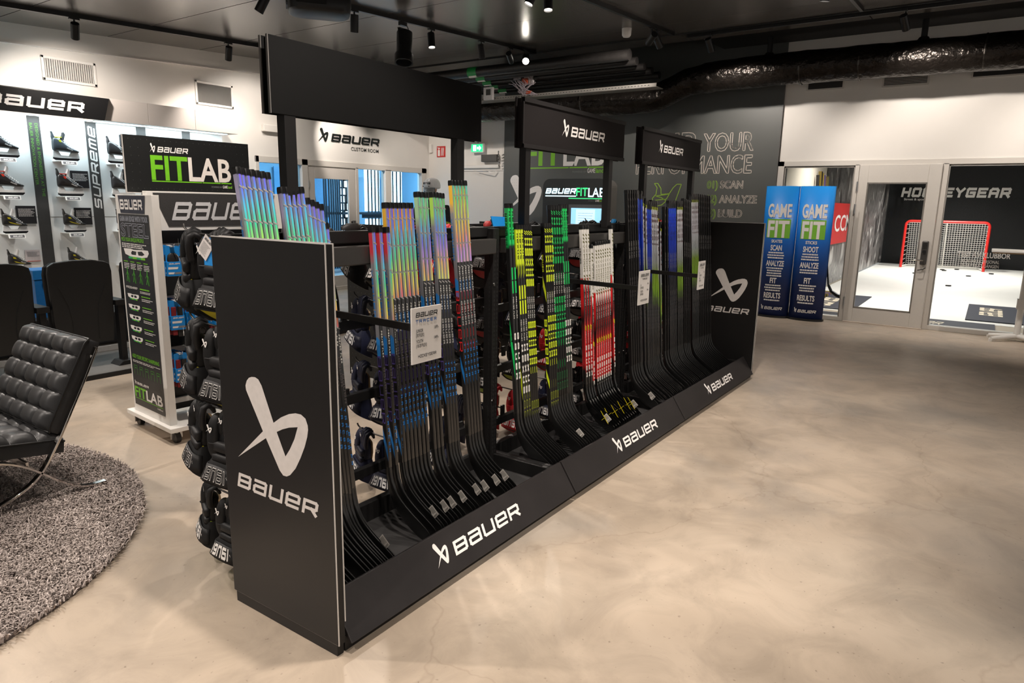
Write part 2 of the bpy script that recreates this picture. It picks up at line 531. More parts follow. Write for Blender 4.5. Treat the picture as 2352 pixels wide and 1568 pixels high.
# left-hand wall with the window front of the back room
FX0, FX1, FZ = 6.60, 10.48, 2.195
mb = MB().m(white_paint)
mb.box(-6, WY, 0, FX0, WY + .12, 4.2)
mb.box(FX0, WY, FZ, FX1, WY + .12, 4.2)
mb.box(FX1, WY, 0, WX + .12, WY + .12, 4.2)
struct(mb.build('wall_left'))
mb = MB().m(white_paint)
mb.hexa([(xx, yy, 3.034 + .0531 * xx + zz) for zz in (0, 1.0) for xx, yy in ((-6, WY - .035), (WX, WY - .035), (WX, WY - .002), (-6, WY - .002))])
mb.hexa([(xx, yy, 3.022 + .0531 * xx + zz) for zz in (0, .012) for xx, yy in ((-6, WY - .045), (WX, WY - .045), (WX, WY - .002), (-6, WY - .002))])
struct(mb.build('trim_2'))
# right-hand wall: white above the glazing, white part with the emergency door, black feature wall
GY = 2.655
mb = MB().m(white_paint)
mb.box(WX, -7, 2.20, WX + .14, GY, 4.3)
mb.box(WX, GY, 0, WX + .14, WY + .12, 4.3)
struct(mb.build('wall_right'))
fw = M('charcoal_wall', (84, 86, 84), 0.45, var=.06, vs=3)
mb = MB().m(fw)
mb.box(WX - .03, GY, 0.0, WX - .001, 7.50, 4.25)
mb.m(M('charcoal_edge', (84, 82, 80), .5)).box(WX - .035, GY - .012, 0, WX - .001, GY, 3.6)
struct(mb.build('wall_feature'))

# printed lettering on the feature wall (its right is -y, its up is +z)
ns = WX - .032
O = lambda y, z, d=0.0: Vector((ns - d, y, z))
U = -Y_
def wall_print(name, label, mat, fn, cat='lettering'):
    mb = MB().m(mat); fn(mb); return tag(mb.build(name), label, cat)
def f(mb):
    mb.m(green_ink); text(mb, 'FIT', O(7.03, 2.225), U, Z_, .40, .76, bold=.022)
    mb.m(white_ink); text(mb, 'LAB', O(6.24, 2.215), U, Z_, .40, .80, bold=.022)
    mb.m(green_ink)
    for a, b in ((7.03, 6.13), (6.11, 5.76), (5.74, 5.44)):
        mb.quad(O(a, 2.165), O(b, 2.165), O(b, 2.185), O(a, 2.185))
    mb.m(grey_ink); text(mb, 'POWERED BY', O(6.05, 2.09), U, Z_, .03, .27)
    mb.m(white_ink); text(mb, 'GAME', O(5.76, 2.085), U, Z_, .075, .15)
    mb.m(green_ink); text(mb, 'land', O(5.60, 2.085), U, Z_, .08, .15)
wall_print('wall_lettering', 'large green and white letters in one word printed on the charcoal wall', green_ink, f)
def f(mb): mark(mb, O(7.50, 1.34), U, Z_, .72, kx=.95)
wall_print('wall_emblem', 'big white emblem printed on the charcoal wall left of the kiosk', white_ink, f, 'emblem')
outl = M('outline_ink', (205, 196, 186), .5)
lime2 = M('lime_outline', (150, 190, 70), .5)
def f(mb):
    text(mb, 'UP', O(4.46, 2.385), U, Z_, .30, .56, outline=.011)
    text(mb, 'YOUR', O(3.77, 2.385), U, Z_, .27, .755, outline=.011)
    text(mb, 'PERFORMANCE', O(4.86, 2.06), U, Z_, .27, 1.845, outline=.011)
wall_print('wall_slogan', 'white outlined two-line slogan ending YOUR and MANCE on the charcoal wall', outl, f)
for i, (n, wd, z, ww) in enumerate((('01)', 'SCAN', 1.835, .34), ('02)', 'ANALYZE', 1.62, .56), ('03)', 'BUILD', 1.41, .36), ('04)', 'FIT', 1.205, .22))):
    def f(mb):
        mb.m(lime2); text(mb, n, O(3.665, z), U, Z_, .115, .165, outline=.007)
        mb.m(outl); text(mb, wd, O(3.46, z), U, Z_, .115, ww, outline=.007)
    o = wall_print('wall_step', 'outlined step %s %s printed on the charcoal wall, with a lime number' % (n, wd), outl, f)
    o['group'] = 'numbered steps on the charcoal wall'
def f(mb):
    def pl(pts, r=.006):
        for (a, b) in zip(pts[:-1], pts[1:]):
            d = Vector((b[0] - a[0], b[1] - a[1])); l = d.length; d /= l; nx, ny = -d.y * r, d.x * r
            mb.quad(O(a[0] + nx, a[1] + ny), O(a[0] - nx, a[1] - ny), O(b[0] - nx, b[1] - ny), O(b[0] + nx, b[1] + ny))
    def q(pts): return [(4.56 - (px_ - 1500) * .0073, 1.915 - (py_ - 421) * .0066) for px_, py_ in pts]
    pl(q([(1504, 422), (1512, 422), (1520, 434), (1521, 448), (1540, 446), (1548, 432), (1556, 424), (1566, 424), (1560, 445), (1553, 470), (1545, 485)]))
    pl(q([(1504, 422), (1511, 432), (1509, 448), (1501, 458), (1504, 468), (1500, 485), (1512, 476), (1524, 473), (1534, 463), (1521, 455), (1508, 452), (1540, 447)]))
    pl(q([(1508, 462), (1534, 459), (1540, 447)])); pl(q([(1500, 485), (1506, 500), (1518, 508)]))
wall_print('wall_drawing', 'lime line drawing of a skate boot last on the charcoal wall', lime2, f, 'drawing')
def f(mb):
    for i in range(34):
        for j in range(16):
            yy = 4.95 - i * .045; zz = 1.99 - j * .05
            mb.quad(O(yy, zz), O(yy - .006, zz), O(yy - .006, zz + .006), O(yy, zz + .006))
    for i in range(50):
        for j in range(5):
            yy = 7.4 - i * .045; zz = 1.97 - j * .05
            mb.quad(O(yy, zz), O(yy - .006, zz), O(yy - .006, zz + .006), O(yy, zz + .006))
wall_print('dot_pattern', 'faint grid of small dots printed on the charcoal wall', M('dot_ink', (92, 96, 92), .5), f, 'pattern')['kind'] = 'stuff'

# ---- left-hand wall: grilles, box, lettering
def grille(name, label, x0, z0, x1, z1, slots, grid=True):
    t = thing(name, label, 'vent', (x0, WY, z0))
    mb = MB().m(white_paint); fr = .03
    mb.box(x0, WY - .02, z0, x1, WY, z0 + fr).box(x0, WY - .02, z1 - fr, x1, WY, z1).box(x0, WY - .02, z0, x0 + fr, WY, z1).box(x1 - fr, WY - .02, z0, x1, WY, z1)
    mb.build('frame', t, bevel=.004)
    mb = MB().m(M('vent_dark', (104, 101, 98), .6)); mb.box(x0 + fr, WY - .006, z0 + fr, x1 - fr, WY - .001, z1 - fr); mb.build('backing', t)
    mb = MB().m(white_paint)
    nx, nz = slots
    for i in range(nz + 1):
        z = z0 + fr + (z1 - z0 - 2 * fr) * i / nz
        mb.box(x0 + fr, WY - .014, z - .0045, x1 - fr, WY - .008, z + .0045)
    if grid:
        for i in range(nx + 1):
            xx = x0 + fr + (x1 - x0 - 2 * fr) * i / nx
            mb.box(xx - .007, WY - .014, z0 + fr, xx + .007, WY - .008, z1 - fr)
    mb.build('slats', t)
grille('air_vent', 'white slotted air vent high on the left wall over the black wordmark fascia', 3.80, 2.87, 4.40, 3.145, (22, 18))
grille('return_vent', 'white fine-mesh air vent high on the left wall, right of the slotted vent', 5.70, 2.83, 6.28, 3.15, (40, 24))
mb = MB().m(white_paint); mb.box(6.74, WY - .07, 2.56, 7.17, WY, 2.665)
tag(mb.build('wall_box', bevel=.008), 'flat white box on the left wall above the back-room window', 'box')
t = thing('room_sign', 'black emblem, wordmark and CUSTOM ROOM lettering on the white wall over the back-room door', 'sign', (7.8, WY, 2.4))
kk = M('sign_letters', (22, 26, 26), .4)
mb = MB().m(kk); lockup(mb, (7.83, WY - .012, 2.525), X_, Z_, .125, 1.385, .26); mb.build('wordmark', t, solid=.012)
mb = MB().m(M('sign_letters_small', (70, 70, 68), .4)); text(mb, 'CUSTOM ROOM', (8.535, WY - .006, 2.432 - .027), X_, Z_, .062, .66); mb.build('lettering', t)

# glazed front of the back room
t = thing('window_1', 'grey framed window front of the back room', 'window', (FX0, WY, 0)); t['kind'] = 'structure'
mb = MB().m(grey_frame)
for a in ((FX0, 0, FX1, .06), (FX0, 2.10, FX1, FZ), (FX0, 0, FX0 + .06, FZ), (FX1 - .14, 0, FX1, FZ), (7.46, 0, 7.58, FZ), (8.62, 0, 8.68, 2.12), (9.35, 0, 9.50, 2.12)):
    mb.box(a[0], WY - .02, a[1], a[2], WY + .10, a[3])
mb.build('window_frame', t, bevel=.004)
glass = M('clear_glass', (235, 245, 250), 0.02, var=.0, trans=1.0)
glass.node_tree.nodes['Principled BSDF'].inputs['IOR'].default_value = 1.15
for a, b in ((FX0 + .06, 7.46), (8.68, 9.35), (9.50, FX1 - .14)):
    mb = MB().m(glass); mb.box(a, WY + .04, .06, b, WY + .046, 2.10); mb.build('pane', t)
t = thing('door_1', 'pale grey door with a tall window into the back room', 'door', (7.58, WY, 0)); t['kind'] = 'structure'
mb = MB().m(M('door_paint', (206, 200, 193), .4, var=.03))
for a in ((7.59, .01, 7.72, 2.115), (8.46, .01, 8.61, 2.115), (7.72, 1.90, 8.46, 2.115), (7.72, .01, 8.46, .25)):
    mb.box(a[0], WY - .005, a[1], a[2], WY + .045, a[3])
mb.build('door_leaf', t, bevel=.004)
mb = MB().m(glass); mb.box(7.72, WY + .02, .25, 8.46, WY + .026, 1.90); mb.build('pane', t)
mb = MB().m(steel)
for z in (1.75, 1.42, .3): mb.cyl((7.585, WY - .015, z), (7.585, WY - .015, z + .11), .012)
mb.build('hinge', t)
mb = MB().m(M('lock_grey', (120, 118, 115), .35, .6)); mb.box(8.52, WY - .035, .98, 8.58, WY, 1.2); mb.build('door_lock', t, bevel=.006)
mb = MB().m(chrome); mb.tube([(8.55, WY - .03, 1.02), (8.55, WY - .075, 1.02), (8.44, WY - .08, 1.02)], .009); mb.build('door_handle', t)

# back room beyond it: blue daylight tubes, dark racks with light boxes
blue_wall = M('back_room_wall', (96, 140, 168), .7, var=.05)
mb = MB().m(blue_wall)
mb.box(5.4, 12.2, 0, 12.4, 12.3, 3.0).box(5.3, WY + .12, 0, 5.4, 12.3, 3.0).box(12.4, WY + .12, 0, 12.5, 12.3, 3.0)
struct(mb.build('wall_inner'))
mb = MB().m(M('back_room_ceiling', (190, 200, 205), .7)); mb.box(5.3, WY + .12, 2.9, 12.5, 12.3, 3.0); struct(mb.build('ceiling_inner'))
mb = MB().m(M('back_room_floor', (120, 125, 128), .5)); mb.box(5.3, WY + .15, -.05, 12.5, 12.3, 0); struct(mb.build('floor_inner'))
lb = M('light_box_white', (225, 245, 255), .5, emit=2.2)
for n, (xa, xb) in enumerate(((10.98, 11.42), (11.62, 12.15))):
    t = thing('light_panel', 'tall glowing white panel with dark uprights behind the right back-room pane, %s one' % ('left' if n == 0 else 'right'), 'light panel', (xa, 11.6, .3), 'glowing panels in the back room')
    for za, zb in ((.3, 1.15), (1.32, 2.35)):
        mb = MB().m(lb); mb.box(xa, 11.6, za, xb, 11.63, zb); mb.build('diffuser', t)
    mb = MB().m(black_plas)
    for k in range(4):
        xx = xa + (xb - xa) * (k + .6) / 4.2; mb.box(xx, 11.57, .3, xx + .022, 11.6, 2.35)
    mb.box(xa - .1, 11.56, 1.17, xb + .08, 11.62, 1.3)
    mb.build('upright', t)
t = thing('perforated_panel', 'glowing panel with an irregular dark lattice behind the back-room pane right of the door', 'light panel', (10.35, 11.6, .2))
mb = MB().m(lb); mb.box(10.28, 11.62, .2, 10.48, 11.64, 2.45); mb.build('diffuser', t)
mb = MB().m(black_plas)
for k in range(14):
    zz = .2 + k * .16
    mb.box(10.27, 11.58, zz, 10.49, 11.61, zz + .03)
    xx = 10.28 + rnd.random() * .15; mb.box(xx, 11.58, zz, xx + .06, 11.61, zz + .16)
mb.build('lattice', t)
mb = MB().m(M('rack_dark', (24, 34, 42), .5))
for k in range(9):
    xx = 9.72 + k * .062 + rnd.random() * .015
    mb.box(xx, 11.5, .1, xx + .022, 11.53, 2.4)
for z in (.6, 1.25): mb.box(9.7, 11.52, z, 12.2, 11.56, z + .05)
tag(mb.build('shaft_rack'), 'dark rack of thin upright shafts behind the back-room pane', 'rack')
mb = MB().m(M('window_white', (235, 245, 250), .5, emit=1.6)); mb.box(7.0, 12.15, 1.2, 7.62, 12.19, 2.6)
tag(mb.build('bright_panel'), 'bright white panel seen through the left back-room pane', 'panel')
# helmet print on the inner wall seen through the door
t = thing('helmet_poster', 'blue poster of a helmet with mirrored white wordmark behind the door pane', 'poster', (9.2, 12.1, 1.2))
mb = MB().m(M('poster_blue', (70, 126, 166), .5)); mb.box(9.0, 12.14, .0, 10.4, 12.16, 2.2); mb.build('backing', t)
mb = MB().m(M('poster_navy', (24, 42, 58), .5)); mb.box(9.0, 12.125, 1.18, 10.4, 12.138, 1.42)
mb.lathe([(0.001, 0), (.28, .0)], (9.75, 12.12, 1.52), 24, (0, -1, 0)); mb.build('band', t)
mb = MB().m(M('poster_white', (190, 215, 225), .5)); wordmark(mb, (9.75, 12.11, 1.63), -X_, Z_, .10, .56, -.2)
mb.lathe([(0.001, 0), (.16, .0)], (9.78, 12.115, 1.49), 18, (0, -1, 0)); mb.build('lettering', t)
for i, (x, y) in enumerate(((7.4, 10.6), (9.4, 10.6), (11.3, 10.6))):
    t = thing('tube_lamp', 'cool strip lamp on the back-room ceiling, number %s from the left' % ('one', 'two', 'three')[i], 'lamp', (x, y, 2.86))
    mb = MB().m(white_lam); mb.box(x - .5, y - .06, 2.85, x + .5, y + .06, 2.9); mb.build('housing', t)
    mb = MB().m(M('cool_tube', (170, 215, 255), .5, emit=4)); mb.box(x - .48, y - .04, 2.84, x + .48, y + .04, 2.85); mb.build('tube', t)
    l = bpy.data.lights.new('tube_light', 'AREA'); l.energy = 105; l.color = (.50, .80, 1.0); l.shape = 'RECTANGLE'; l.size = 1.0; l.size_y = .1
    lo = bpy.data.objects.new('tube_light', l); COL.objects.link(lo); lo.location = (x, y, 2.82)

# ---- emergency-door part of the right-hand wall
t = thing('fire_sign', 'red square fire extinguisher sign high on the white wall by the corner', 'sign', (WX, 8.93, 2.43))
mb = MB().m(M('fire_red', (196, 40, 32), .45)); mb.box(WX - .012, 8.925, 2.415, WX - .001, 9.135, 2.62); mb.build('plate', t)
mb = MB().m(white_ink)
xw = WX - .014
mb.quad((xw, 9.11, 2.435), (xw, 9.055, 2.435), (xw, 9.055, 2.55), (xw, 9.11, 2.55))
mb.quad((xw, 9.095, 2.555), (xw, 9.07, 2.555), (xw, 9.07, 2.58), (xw, 9.095, 2.58))
mb.quad((xw, 9.12, 2.585), (xw, 9.05, 2.575), (xw, 9.05, 2.59), (xw, 9.12, 2.6))
for k in range(3):
    mb.quad((xw, 9.03 - k * .027, 2.44), (xw, 9.018 - k * .027, 2.44), (xw, 9.005 - k * .027, 2.58), (xw, 9.017 - k * .027, 2.6))
mb.build('pictogram', t)
mb = MB().m(white_lam); mb.box(WX - .06, 9.24, 2.50, WX, 9.31, 2.66)
tag(mb.build('motion_sensor', bevel=.01), 'small white sensor box high in the wall corner', 'sensor')
t = thing('exit_sign', 'green glowing exit sign hanging under the ceiling by the emergency door', 'sign', (WX - .1, 8.07, 2.5))
mb = MB().m(white_lam); mb.box(WX - .10, 7.93, 2.47, WX - .05, 8.22, 2.635); mb.build('housing', t, bevel=.006)
mb = MB().m(M('exit_green', (30, 190, 120), .5, emit=1.6)); mb.box(WX - .106, 7.945, 2.485, WX - .10, 8.205, 2.62); mb.build('face', t)
mb = MB().m(M('exit_white', (220, 255, 240), .5, emit=2.0)); xq = WX - .108
mb.quad((xq, 8.16, 2.5), (xq, 8.09, 2.5), (xq, 8.09, 2.605), (xq, 8.16, 2.605))
mb.flat([[(0, .03), (.05, .03), (.05, .0), (.1, .05), (.05, .1), (.05, .07), (0, .07)]], (xq, 8.07, 2.5), -Y_, Z_); mb.build('pictogram', t)
mb = MB().m(black_plas); mb.cyl((WX - .075, 8.07, 2.635), (WX - .075, 8.07, 4.25), .006, 6); mb.build('rod', t)
t = thing('door_2', 'plain white emergency door', 'door', (WX, 8.3, 0)); t['kind'] = 'structure'
mb = MB().m(white_paint)
mb.box(WX - .02, 8.48, 0, WX - .001, 8.60, 2.24).box(WX - .02, 7.5, 2.14, WX - .001, 8.6, 2.24); mb.build('door_frame', t, bevel=.003)
mb = MB().m(M('door_white', (222, 217, 210), .4, var=.02)); mb.box(WX - .012, 7.52, .01, WX - .001, 8.475, 2.13); mb.build('door_leaf', t)
t = thing('door_closer', 'grey overhead door closer with a rail above the emergency door', 'door closer', (WX, 7.8, 2.3))
mb = MB().m(M('closer_grey', (88, 86, 84), .4, .5)); mb.box(WX - .10, 7.62, 2.30, WX - .002, 7.98, 2.43); mb.build('body', t, bevel=.008)
mb = MB().m(white_lam); mb.box(WX - .07, 7.6, 2.19, WX - .002, 8.45, 2.245); mb.build('rail', t, bevel=.004)
mb = MB().m(steel); mb.beam((WX - .06, 8.1, 2.13), (WX - .16, 7.75, 2.12), .02, .008); mb.beam((WX - .16, 7.75, 2.12), (WX - .04, 7.65, 2.12), .02, .008); mb.build('arm', t)
mb = MB().m(steel)
for k in range(6):
    mb.cyl((WX - .08, 7.56 + rnd.random() * .05, 2.2 + k * .05), (WX - .12, 7.54 + rnd.random() * .05, 2.23 + k * .05), .012, 8)
mb.build('cable_clamp', t)
# ---------------- glazed front of the shooting hall ----------------
gx0, gx1 = WX - .02, WX + .12
t = thing('window_2', 'grey framed glazing of the shooting hall', 'window', (WX, 2.6, 0)); t['kind'] = 'structure'
mb = MB().m(grey_frame)
for (a, b, z0, z1) in ((2.655, 2.555, 0, 2.216), (2.655, -2.2, 2.145, 2.216), (1.625, 1.572, 0, 2.16), (.60, .535, 0, 2.16), (2.56, 1.62, 0, .055), (.54, -2.2, 0, .06), (-.50, -.56, 0, 2.16)):
    mb.box(gx0, b, z0, gx1, a, z1)
mb.build('window_frame', t, bevel=.004)
mb = MB().m(M('frame_bead', (150, 146, 140), .4))
for (a, b, z0, z1) in ((2.555, 2.535, .055, 2.145), (2.555, 1.625, 2.125, 2.145), (1.64, 1.625, .055, 2.145), (.535, .52, .06, 2.145), (.535, -.5, 2.125, 2.145)):
    mb.box(gx0 + .02, b, z0, gx1 - .03, a, z1)
mb.build('glazing_bead', t)
for a, b in ((2.555, 1.625), (.535, -.50), (-.56, -2.2)):
    mb = MB().m(glass); mb.box(WX + .02, b, .055, WX + .026, a, 2.145); mb.build('pane', t)
t = thing('door_3', 'grey glazed door of the shooting hall with a keypad lock', 'door', (WX, 1.565, 0), rotz=0); t['kind'] = 'structure'
def dr(p):   # leaf stands a few degrees open, hinged at y = 1.565
    a = R_DOOR; x, y, z = p; y -= 1.565; x -= WX
    return (WX + x * math.cos(a) - y * math.sin(a), 1.565 + x * math.sin(a) + y * math.cos(a), z)
R_DOOR = math.radians(-2.5)
def dbuild(mb, name, **k):
    mb.v = [dr(p) for p in mb.v]; return mb.build(name, t, **k)
dx0, dx1 = WX - .03, WX + .025
mb = MB().m(M('door_grey', (204, 199, 192), .4, var=.03))
for (a, b, z0, z1) in ((1.565, 1.45, .012, 2.15), (.745, .60, .012, 2.15), (1.45, .745, 1.915, 2.15), (1.45, .745, .012, .21)):
    mb.box(dx0, b, z0, dx1, a, z1)
dbuild(mb, 'door_leaf', bevel=.004)
mb = MB().m(M('door_bead', (120, 116, 110), .4))
for (a, b, z0, z1) in ((1.45, 1.435, .21, 1.915), (.76, .745, .21, 1.915), (1.45, .745, 1.90, 1.915), (1.45, .745, .21, .225)):
    mb.box(dx0 - .004, b, z0, dx0 + .02, a, z1)
dbuild(mb, 'glazing_bead')
mb = MB().m(glass); mb.box(WX - .004, .745, .21, WX + .002, 1.45, 1.915); dbuild(mb, 'pane')
mb = MB().m(steel)
for z in (1.80, 1.5, .22): mb.cyl((dx0 - .004, 1.572, z), (dx0 - .004, 1.572, z + .13), .012)
mb.build('hinge', t)
mb = MB().m(M('keypad_grey', (84, 82, 80), .35, .6)); mb.box(dx0 - .04, .635, .86, dx0, .71, 1.17); dbuild(mb, 'keypad', bevel=.012)
mb = MB().m(black_plas)
for i in range(3):
    for j in range(4): mb.box(dx0 - .044, .648 + i * .018, 1.07 + j * .02, dx0 - .04, .66 + i * .018, 1.084 + j * .02)
mb.cyl((dx0 - .055, .672, 1.03), (dx0 - .04, .672, 1.03), .022)
dbuild(mb, 'keypad_button')
mb = MB().m(chrome); mb.tube([(dx0 - .04, .672, .92), (dx0 - .085, .672, .92), (dx0 - .09, .70, .92), (dx0 - .09, .80, .92)], .009); dbuild(mb, 'door_handle', smooth=60)
mb = MB().m(black_plas); mb.tube([(dx0 - .01, .64, .82), (dx0 - .07, .66, .80), (dx0 - .07, .72, .79)], .006); dbuild(mb, 'pull_strap')
# vinyl lettering on the glass pane
mb = MB().m(M('vinyl_white', (206, 204, 200), .5))
xg = WX + .018
text(mb, 'TEST AV KLUBBOR', (xg, .31, .985), -Y_, Z_, .068, .56)
text(mb, '- KONTAKTA PERSONAL', (xg, .275, .915), -Y_, Z_, .042, .42)
text(mb, '- EN SKYTT ÅT GÅNGEN', (xg, .285, .86), -Y_, Z_, .042, .43)
tag(mb.build('glass_lettering'), 'white Swedish lettering TEST AV KLUBBOR stuck on the hall window', 'lettering')

# the hall itself
HY, HX = 2.62, 23.4
mb = MB().m(M('hall_floor', (158, 146, 130), .5, var=.15, vs=2)); mb.box(WX + .1, -2.3, -.05, 12.2, HY, -.004); struct(mb.build('floor_hall'))
ice = M('synthetic_ice', (226, 224, 218), .38, var=.08, vs=1.5)
mb = MB().m(ice); mb.box(11.65, -2.3, -.06, HX, HY, 0); struct(mb.build('floor_ice'))
mb = MB().m(M('hall_plaster', (214, 204, 188), .6, var=.05)); mb.box(WX + .14, HY, 0, 18.4, HY + .1, 3.6); struct(mb.build('wall_hall_left'))
hb = M('hall_black', (9, 9, 10), .5, spec=.3, var=.6, vs=1.5)
mb = MB().m(hb); mb.box(HX, -2.4, 0, HX + .1, HY + .1, 3.6).box(WX + .14, -2.4, 0, HX, -2.3, 3.6); struct(mb.build('wall_hall_back'))
mb = MB().m(M('hall_ceiling', (10, 10, 10), .6)); mb.box(WX + .14, -2.4, 3.4, HX, HY + .1, 3.5); struct(mb.build('ceiling_hall'))
# photo mural on the left hall wall
mur = bpy.data.materials.new('mural_print'); mur.use_nodes = True
nt = mur.node_tree; b = nt.nodes['Principled BSDF']
tc = nt.nodes.new('ShaderNodeTexCoord'); mp = nt.nodes.new('ShaderNodeMapping'); mp.inputs['Scale'].default_value = (.8, 1, .55)
nz = nt.nodes.new('ShaderNodeTexNoise'); nz.inputs['Scale'].default_value = 2.6; nz.inputs['Detail'].default_value = 7; nz.inputs['Distortion'].default_value = 1.2
nt.links.new(tc.outputs['Object'], mp.inputs[0]); nt.links.new(mp.outputs[0], nz.inputs['Vector'])
r = ramp(nt, [(.36, lin((38, 36, 37))), (.47, lin((112, 108, 106))), (.55, lin((70, 66, 66))), (.66, lin((196, 192, 188)))])
nt.links.new(nz.outputs['Fac'], r.inputs[0]); nt.links.new(r.outputs[0], b.inputs['Base Color']); b.inputs['Roughness'].default_value = .35
mb = MB().m(mur); mb.box(14.0, HY - .03, .05, HX - .2, HY - .01, 2.62)
tag(mb.build('wall_mural'), 'grey blurred photo mural along the left wall of the shooting hall', 'mural')
t = thing('red_banner', 'red banner with three white letters on the mural in the shooting hall', 'banner', (15, HY - .05, .8))
mb = MB().m(M('banner_red', (196, 38, 36), .5)); mb.box(14.75, HY - .06, .87, 17.1, HY - .04, 1.68); mb.build('cloth', t)
mb = MB().m(white_ink); text(mb, 'CCM', (14.95, HY - .065, 1.12), X_, Z_, .34, 1.85); mb.build('lettering', t)
# sticks standing by that wall
for i, (xx, z, cc) in enumerate(((12.98, 2.13, (30, 26, 22)), (13.14, 2.2, (120, 100, 40)), (13.24, 2.2, (26, 24, 22)), (13.36, 2.18, (150, 130, 60)), (13.52, 2.15, (110, 92, 140)), (13.66, 2.12, (140, 112, 80)), (13.82, 2.14, (150, 140, 80)))):
    mb = MB().m(M('hall_shaft_%d' % i, cc, .4)); mb.beam((xx, HY - .14, .02), (xx, HY - .05, z), .05, .03); mb.box(xx - .012, HY - .36, .0, xx + .012, HY - .12, .06)
    tag(mb.build('hockey_stick'), 'stick leaning on the cream hall wall behind the blue banners, %s from the left' % ordinal(i), 'hockey stick', 'sticks on the hall wall')
t = thing('player_stick', 'black stick lying blade forward on the hall floor by the left pane', 'hockey stick', (11.35, 1.95, 0))
mb = MB().m(black_plas); mb.beam((11.38, 2.06, 1.2), (11.32, 1.93, .42), .022, .03); mb.build('shaft', t)
mb = MB().m(black_plas); mb.tube([(11.32, 1.93, .42), (11.31, 1.88, .33), (11.30, 1.80, .28), (11.30, 1.70, .25)], [.02, .024, .03, .03], 8); mb.build('blade', t)
# lettering on the back wall
mb = MB().m(M('hall_letters', (226, 222, 216), .5)); sqtext(mb, 'HOCKEYGEAR', (HX - .02, 2.29, 1.95), -Y_, Z_, .27, 2.60, t=.26, asp=1.0, gap=.18, shear=.12)
text(mb, 'Street & sport', (HX - .02, 2.20, 1.86), -Y_, Z_, .06, .55)
tag(mb.build('back_lettering'), 'wide white shop name on the black back wall of the hall', 'lettering')
# goal
nx_, ny0, ny1, nz_ = 22.1, 0.02, 1.955, 1.28
t = thing('hockey_goal', 'red hockey goal with white net on the synthetic ice', 'goal', (nx_, 1.0, 0))
red = M('goal_red', (204, 38, 32), .35)
mb = MB().m(red); rr = .12
pts = [(nx_, ny1, 0), (nx_, ny1, nz_ - rr)] + [(nx_, ny1 - rr + rr * math.cos(a), nz_ - rr + rr * math.sin(a)) for a in (.4, .8, 1.2, PI / 2)]
pts += [(nx_, ny0 + rr + rr * math.cos(a), nz_ - rr + rr * math.sin(a)) for a in (PI / 2, 1.95, 2.35, 2.75)] + [(nx_, ny0, nz_ - rr), (nx_, ny0, 0)]
mb.tube(pts, .035, 8); mb.build('frame', t, smooth=60)
mb = MB().m(M('goal_white', (215, 212, 205), .4)); mb.tube([(nx_, ny1, .03), (nx_ + .9, ny1 - .15, .03), (nx_ + .9, ny0 + .15, .03), (nx_, ny0, .03)], .025, 8); mb.cyl((nx_ + .9, 1.0, .03), (nx_ + .45, 1.0, nz_ - .05), .02, 8); mb.build('base_bar', t)
mb = MB().m(M('net_cord', (214, 210, 204), .7))
for i in range(31):
    yy = ny0 + .05 + (ny1 - ny0 - .1) * i / 30
    mb.beam((nx_ + .02, yy, nz_), (nx_ + .5, yy, nz_ - .05), .009, .009); mb.beam((nx_ + .5, yy, nz_ - .05), (nx_ + .88, yy, .03), .009, .009)
for j in range(22):
    q = j / 21; mb.beam((nx_ + .5 + .38 * q, ny0 + .05, nz_ - .05 - (nz_ - .08) * q), (nx_ + .5 + .38 * q, ny1 - .05, nz_ - .05 - (nz_ - .08) * q), .009, .009)
for yy in (ny0 + .04, ny1 - .04):
    for j in range(10): mb.beam((nx_, yy, .1 + j * .12), (nx_ + .6, yy, .1 + j * .12), .009, .009)
o = mb.build('net', t); o['kind'] = 'stuff'
for i, (x, y) in enumerate(((20.06, 1.437), (21.87, .937), (21.59, .882), (22.3, .62), (17.19, .585), (21.4, -.16), (20.2, .30))):
    mb = MB().m(black_plas); mb.cyl((x, y, 0), (x, y, .026), .055, 14)
    tag(mb.build('puck'), ['black puck left of the goal mouth', 'black puck in the goal mouth, farther of the close pair', 'black puck in the goal mouth, nearer of the close pair', 'black puck deepest in the goal mouth', 'lone black puck nearest the door on the white ice', 'black puck by the right goal post', 'black puck on the ice right of the door edge'][i], 'puck', 'pucks on the ice')
# mats
mat_c = M('mat_black', (40, 42, 52), .7, var=.15)
mat_l = M('mat_letters', (198, 186, 164), .6)
def floor_mat_(label, x0, y0, x1, y1, z=.001, txt=None):
    t = thing('floor_mat', label, 'mat', ((x0 + x1) / 2, (y0 + y1) / 2, 0), 'dark mats in the shooting hall')
    mb = MB().m(mat_c); mb.box(x0, y0, z, x1, y1, z + .012); mb.build('mat', t)
    if txt:
        mb = MB().m(mat_l); O_, U_, V_, h, w_ = txt
        wordmark(mb, (O_[0], O_[1], z + .014), U_, V_, h, w_, .2); mb.build('lettering', t)
floor_mat_('dark mat on the hall floor behind the blue banners, with pale lettering', 11.75, 1.62, 13.9, 2.5, txt=((13.2, 2.42), -X_, -Y_, .42, 1.1))
floor_mat_('dark mat just inside the left hall pane', 10.76, 1.66, 11.35, 2.2)
floor_mat_('long dark mat just inside the right hall pane', 10.8, -.22, 11.6, 1.25, .003, ((11.05, .92), -Y_, X_, .28, .5))
floor_mat_('wide dark mat with pale lettering on the white ice, right side', 11.9, -1.1, 13.97, .14, .004, ((12.5, -.32), X_, Y_, .30, 1.0))
